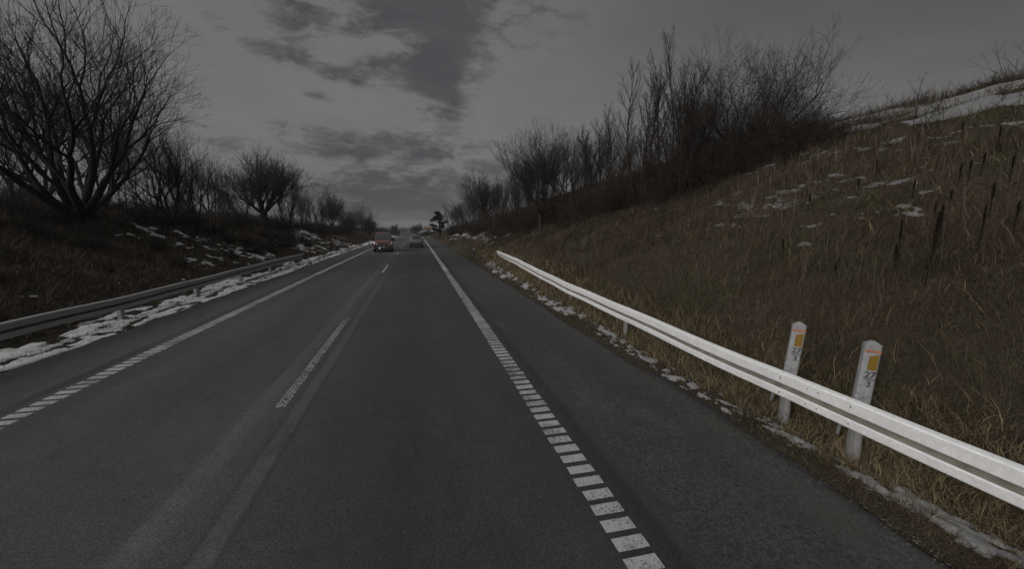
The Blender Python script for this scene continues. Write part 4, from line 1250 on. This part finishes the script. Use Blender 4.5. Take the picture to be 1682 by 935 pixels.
red_van(road_xy(630, 46.5), R(3))
hatchback(road_xy(683.5, 56), 0, M['silver'], 'silver blue hatchback with red tail lights driving away in the near lane')
hatchback(road_xy(687, 92), 0, M['dark_car'], 'dark car just ahead of the silver hatchback')
hatchback(road_xy(669.5, 190), math.pi, M['dark_car'], 'far dark car coming over the crest of the road')

# ------------------------------------------------------------------ things far down the road
def far_at(px, py, Y):
    x, y, z = onray(px, py, Y); return x, y, z
FG = 'trees at the far end of the road'
def far_tree(px, pyb, pyt, Y, label, wide, rot):
    x, y, zb = far_at(px, pyb, Y); _, _, zt = far_at(px, pyt, Y)
    z = hz1(x, y); tree('far_dense', 'far_tree', (x, y, min(z, zb)), zt - min(z, zb), label, 'tree', FG, rot, wide)
far_tree(649, 381, 366.5, 240, 'far round-headed dark tree beyond the red van', .75, .3)
far_tree(688, 382, 366, 235, 'far broad dark tree above the silver hatchback', .95, 1.3)
far_tree(681, 382, 370, 245, 'far smaller tree merging with the broad one above the hatchback', .9, 2.3)
far_tree(612, 383, 372, 170, 'far low tree at the end of the dark bank', 1.3, .9)
# far barn and house
M['roof_brown'] = simple('brown_roof', (.10, .065, .045), .8, 0, .3, 1)
M['roof_dark'] = simple('dark_roof', (.045, .045, .05), .8, 0, .3, 1)
M['house_wall'] = simple('pale_wall', (.075, .066, .055), .85, 0, .2, .6)
def gable_house(name, px0, px1, pyb, pye, pyt, Y, roof, label, win=4):
    x0, _, zb = far_at(px0, pyb, Y); x1, _, _ = far_at(px1, pyb, Y)
    _, _, ze = far_at((px0 + px1) / 2, pye, Y); _, _, zt = far_at((px0 + px1) / 2, pyt, Y)
    root = empty(name, ((x0 + x1) / 2, Y, zb))
    W = x1 - x0; he = ze - zb; ht = zt - zb; D = 7.0
    mb = MB(); mb.box((0, D / 2, he / 2 - 1.5), (W, D, he + 3)); mb.build('wall', M['house_wall'], root)
    mb = MB()
    o = .4
    mb.loft([[Vector((x, -o, he - .1)), Vector((x, D / 2, ht)), Vector((x, D + o, he - .1)), Vector((x, D / 2, ht - .5 if ht - .5 > he else he))] for x in (-W / 2 - o, W / 2 + o)])
    mb.build('roof', roof, root)
    for k in range(win):
        xx = -W / 2 + W * (k + .5) / win
        mb = MB(); mb.box((xx, -.03, he * .55), (W / win * .4, .08, he * .4)); w = mb.build('window', M['glass'], root)
    tag(root, label, 'house')
gable_house('farmhouse', 698, 712, 378, 375.6, 371.8, 200, M['roof_brown'], 'far long house with brown roof right of the broad far tree')
gable_house('barn', 656, 667, 380, 377.4, 374.6, 260, M['roof_dark'], 'far low barn with dark roof behind the red van', 3)
# snowy ramp bank on the far right
def ramp():
    mb = MB()
    L = [(688, 383, 150), (694, 380, 165), (700, 378.3, 185), (712, 377.6, 195)]
    V = []
    for px, py, Y in L:
        x, y, z = far_at(px, py, Y)
        V.append((x, y, z))
    def body(name, f, mat, label, kind):
        mb = MB(); mb.loft([f(*v) for v in V])
        o = mb.build(name, mat, None, smooth=True)
        tag(o, label, name.replace('_', ' '), kind=kind)
    body('embankment', lambda x, y, z: [Vector((x - 4.0, y - 5, z - 3.0)), Vector((x - .5, y - .2, z)), Vector((x + 1.5, y + 2.5, z + .05)), Vector((x + 5, y + 5, z - 3.0))], M['ground'], 'far grassy ramp embankment below the brown-roofed house', 'structure')
    body('snow', lambda x, y, z: [Vector((x - 1.1, y - 1.0, z - .35)), Vector((x - .5, y - .35, z + .12)), Vector((x + 1.4, y + 2.4, z + .15)), Vector((x + 1.6, y + 2.6, z - .1))], M['snow_dirty'], 'thin line of snow along the top of the far ramp embankment', 'stuff')
ramp()
x, y, z = far_at(715.5, 378.5, 170)
M['pale_car'] = simple('pale_grey_paint', (.2, .2, .2), .5)
c = hatchback((x, y, z - .8), R(80), M['pale_car'], 'far white car beside the dark pine')
# delineators on the far verge
def delineator(px, py, Y, label):
    x, y, _ = far_at(px, py, Y); z = hz1(x, y)
    root = empty('delineator_post', (x, y, z))
    mb = MB(); mb.loft([[Vector((a * .06, b_ * .03, h)) for a, b_ in ((-1, -1), (1, -1), (1, 1), (-1, 1))] for h in (-.1, .95)] + [[Vector((a * .03, b_ * .02, 1.02)) for a, b_ in ((-1, -1), (1, -1), (1, 1), (-1, 1))]])
    mb.build('post', M['white_plastic'], root)
    mb = MB(); mb.box((0, -.034, .8), (.06, .012, .14)); mb.build('reflector', M['amber'], root)
    tag(root, label, 'marker post')
delineator(704, 386, 96, 'small far white delineator on the verge right of the silver hatchback')

# ------------------------------------------------------------------ winter haze
hm = bpy.data.materials.new('haze'); hm.use_nodes = True
hn = hm.node_tree.nodes; hn.remove(hn['Principled BSDF'])
pv = hn.new('ShaderNodeVolumePrincipled'); pv.inputs['Color'].default_value = (.80, .83, .88, 1); pv.inputs['Density'].default_value = .00028; pv.inputs['Anisotropy'].default_value = .2
hm.node_tree.links.new(pv.outputs[0], hn['Material Output'].inputs['Volume'])
mb = MB(); mb.box((0, 1230, 9.5), (2200, 2660, 37)); hz_o = mb.build('haze', hm)
tag(hz_o, 'thin grey winter haze over the road', 'haze', kind='stuff')

# ------------------------------------------------------------------ sky and sun
SUN_AZ = Vector((-.86, -.50, 0)).normalized(); SUN_EL = R(22)
sun_dir = Vector((SUN_AZ.x * math.cos(SUN_EL), SUN_AZ.y * math.cos(SUN_EL), math.sin(SUN_EL)))
sd = bpy.data.lights.new('sun', 'SUN'); sd.energy = 1.25; sd.angle = R(12); sd.color = (1, .93, .84)
so = bpy.data.objects.new('sun', sd); COL.objects.link(so)
so.rotation_euler = (-sun_dir).to_track_quat('-Z', 'Y').to_euler()

W = bpy.data.worlds.new('World'); scene.world = W; W.use_nodes = True
wt = NT(W.node_tree)
bg = W.node_tree.nodes['Background']
sky = wt.n('ShaderNodeTexSky', sky_type='NISHITA', sun_disc=False, sun_elevation=SUN_EL, sun_rotation=math.atan2(sun_dir.x, sun_dir.y), air_density=1.0, dust_density=4.0, ozone_density=1.0)
hs = wt.n('ShaderNodeHueSaturation', ins={'Saturation': .12, 'Color': sky.outputs[0]}).outputs[0]
D = wt.n('ShaderNodeTexCoord').outputs['Generated']
Dn = wt.n('ShaderNodeVectorMath', operation='NORMALIZE', ins={0: D}).outputs[0]
s3 = wt.n('ShaderNodeSeparateXYZ', ins={0: Dn})
dx, dy, dz = s3.outputs
yy = wt.math('MAXIMUM', dy, .05)
u = wt.math('DIVIDE', dx, yy); w_ = wt.math('DIVIDE', dz, yy)
front = wt.smooth(dy, .02, .15)
# cloud layer coordinates: directions laid onto a level sheet overhead
zz = wt.math('ADD', wt.math('MAXIMUM', dz, 0), .10)
P2 = wt.n('ShaderNodeCombineXYZ', ins={0: wt.math('DIVIDE', dx, zz), 1: wt.math('DIVIDE', dy, zz), 2: 0.0}).outputs[0]
n_big = wt.noise(P2, .8, 8, .62, .5)
n_fine = wt.noise(P2, 2.2, 9, .62, .7)
n_uw = wt.noise(wt.n('ShaderNodeCombineXYZ', ins={0: u, 1: wt.math('MULTIPLY', w_, 2.2), 2: .4}).outputs[0], 13.0, 12, .70, .35)
def uw(px, py):
    d = ray(px, py); return d.x / d.y, d.z / d.y
def blob(px, py, a, b_, ang, amp):
    u0, w0 = uw(px, py); sc = F * 1.0
    A = a / 700.; B = b_ / 700.; c_, s_ = math.cos(R(ang)), math.sin(R(ang))
    du = wt.math('SUBTRACT', u, u0); dw = wt.math('SUBTRACT', w_, w0)
    p = wt.math('MULTIPLY_ADD', du, c_ / A, wt.math('MULTIPLY', dw, s_ / A))
    q = wt.math('MULTIPLY_ADD', du, -s_ / B, wt.math('MULTIPLY', dw, c_ / B))
    r2 = wt.math('ADD', wt.math('MULTIPLY', p, p), wt.math('MULTIPLY', q, q))
    return wt.math('MULTIPLY', wt.math('EXPONENT', wt.math('MULTIPLY', r2, -.9)), amp)
BL = [(472, 26, 40, 32, -38, .50), (420, 74, 48, 15, -4, .42), (490, 98, 46, 15, -14, .40), (565, 122, 52, 15, -6, .52), (612, 104, 26, 14, 12, .40),
      (680, 8, 125, 44, 8, 1.0), (735, 75, 66, 44, 60, .95), (700, 128, 60, 28, 0, .8), (715, 150, 44, 22, 0, .4), (522, 157, 24, 8, -10, .5),
      (510, 214, 76, 11, -5, .62), (575, 244, 90, 14, -3, .55), (690, 240, 120, 26, 4, .60), (720, 187, 60, 13, 0, .45),
      (640, 300, 190, 24, 0, .62), (640, 340, 260, 24, 0, .60), (330, 100, 60, 10, -8, .36), (335, 18, 50, 12, -30, .34), (372, 236, 50, 14, -12, .40), (820, 280, 90, 22, 0, .34), (860, 60, 150, 60, 20, .26), (640, 366, 420, 15, 0, .75), (700, 320, 220, 16, 0, .3)]
acc = 0.0
for bb in BL:
    acc = wt.math('ADD', acc, blob(*bb))
nz = wt.math('ADD', wt.math('MULTIPLY', n_uw, .86), wt.math('MULTIPLY', n_fine, .30))     # about .58 on average
amp = wt.math('MULTIPLY_ADD', wt.math('MINIMUM', wt.math('MULTIPLY', acc, 2.2), 1.0), 2.6, .7)
dens = wt.math('ADD', acc, wt.math('MULTIPLY', wt.math('SUBTRACT', nz, .58), amp))
cl = wt.math('MULTIPLY', wt.math('MULTIPLY', wt.smooth(dens, .06, .98), wt.math('ADD', .52, wt.math('MULTIPLY', n_fine, .8), None, True)), front)
back_cl = wt.math('MULTIPLY', wt.smooth(n_big, .52, .72), wt.math('SUBTRACT', 1, front))
cl = wt.math('ADD', cl, back_cl, clamp=True)
# veil: high thin overcast, a little denser and greyer to the right of the road
veil = wt.math('ADD', wt.math('MULTIPLY', wt.smooth(u, .0, .6), .20), wt.math('MULTIPLY', wt.smooth(w_, .2, .7), wt.math('MULTIPLY', wt.smooth(u, .2, .9), .24)))
rim_ = wt.math('MULTIPLY', wt.smooth(dens, .02, .26), wt.math('SUBTRACT', 1, wt.smooth(dens, .26, .5)))
base = wt.mix(.86, hs, g(.86))                                  # thin even cloud over the clear sky
lum = wt.math('ADD', wt.math('SUBTRACT', 1.0, veil), wt.math('MULTIPLY', rim_, .05))
lum = wt.math('MULTIPLY', lum, wt.math('ADD', 1.0, wt.math('MULTIPLY', wt.smooth(dz, .5, 1.0), 2.2)))
lum = wt.math('MULTIPLY', lum, wt.math('ADD', .72, wt.math('ADD', wt.math('MULTIPLY', n_big, .26), wt.math('MULTIPLY', n_fine, .24))))
col = wt.mix(1.0, base, wt.n('ShaderNodeCombineColor', ins={0: lum, 1: lum, 2: lum}).outputs[0], 'MULTIPLY')
col = wt.mix(wt.math('MULTIPLY', cl, .92), col, (.40, .41, .445, 1))
# brighter veil round the low sun
sdot = wt.n('ShaderNodeVectorMath', operation='DOT_PRODUCT', ins={0: Dn, 1: tuple(sun_dir)}).outputs['Value']
glow = wt.math('ADD', 1.0, wt.math('MULTIPLY', wt.smooth(sdot, .2, 1.0), 1.6))
col = wt.mix(1.0, col, wt.n('ShaderNodeCombineColor', ins={0: glow, 1: glow, 2: glow}).outputs[0], 'MULTIPLY')
W.node_tree.links.new(col, bg.inputs[0])
bg.inputs[1].default_value = .12

scene.view_settings.view_transform = 'Standard'
scene.view_settings.look = 'None'
scene.view_settings.gamma = 1
scene.view_settings.use_curve_mapping = False
scene.view_settings.exposure = .25
scene.cycles.max_bounces = 5
scene.cycles.use_denoising = True
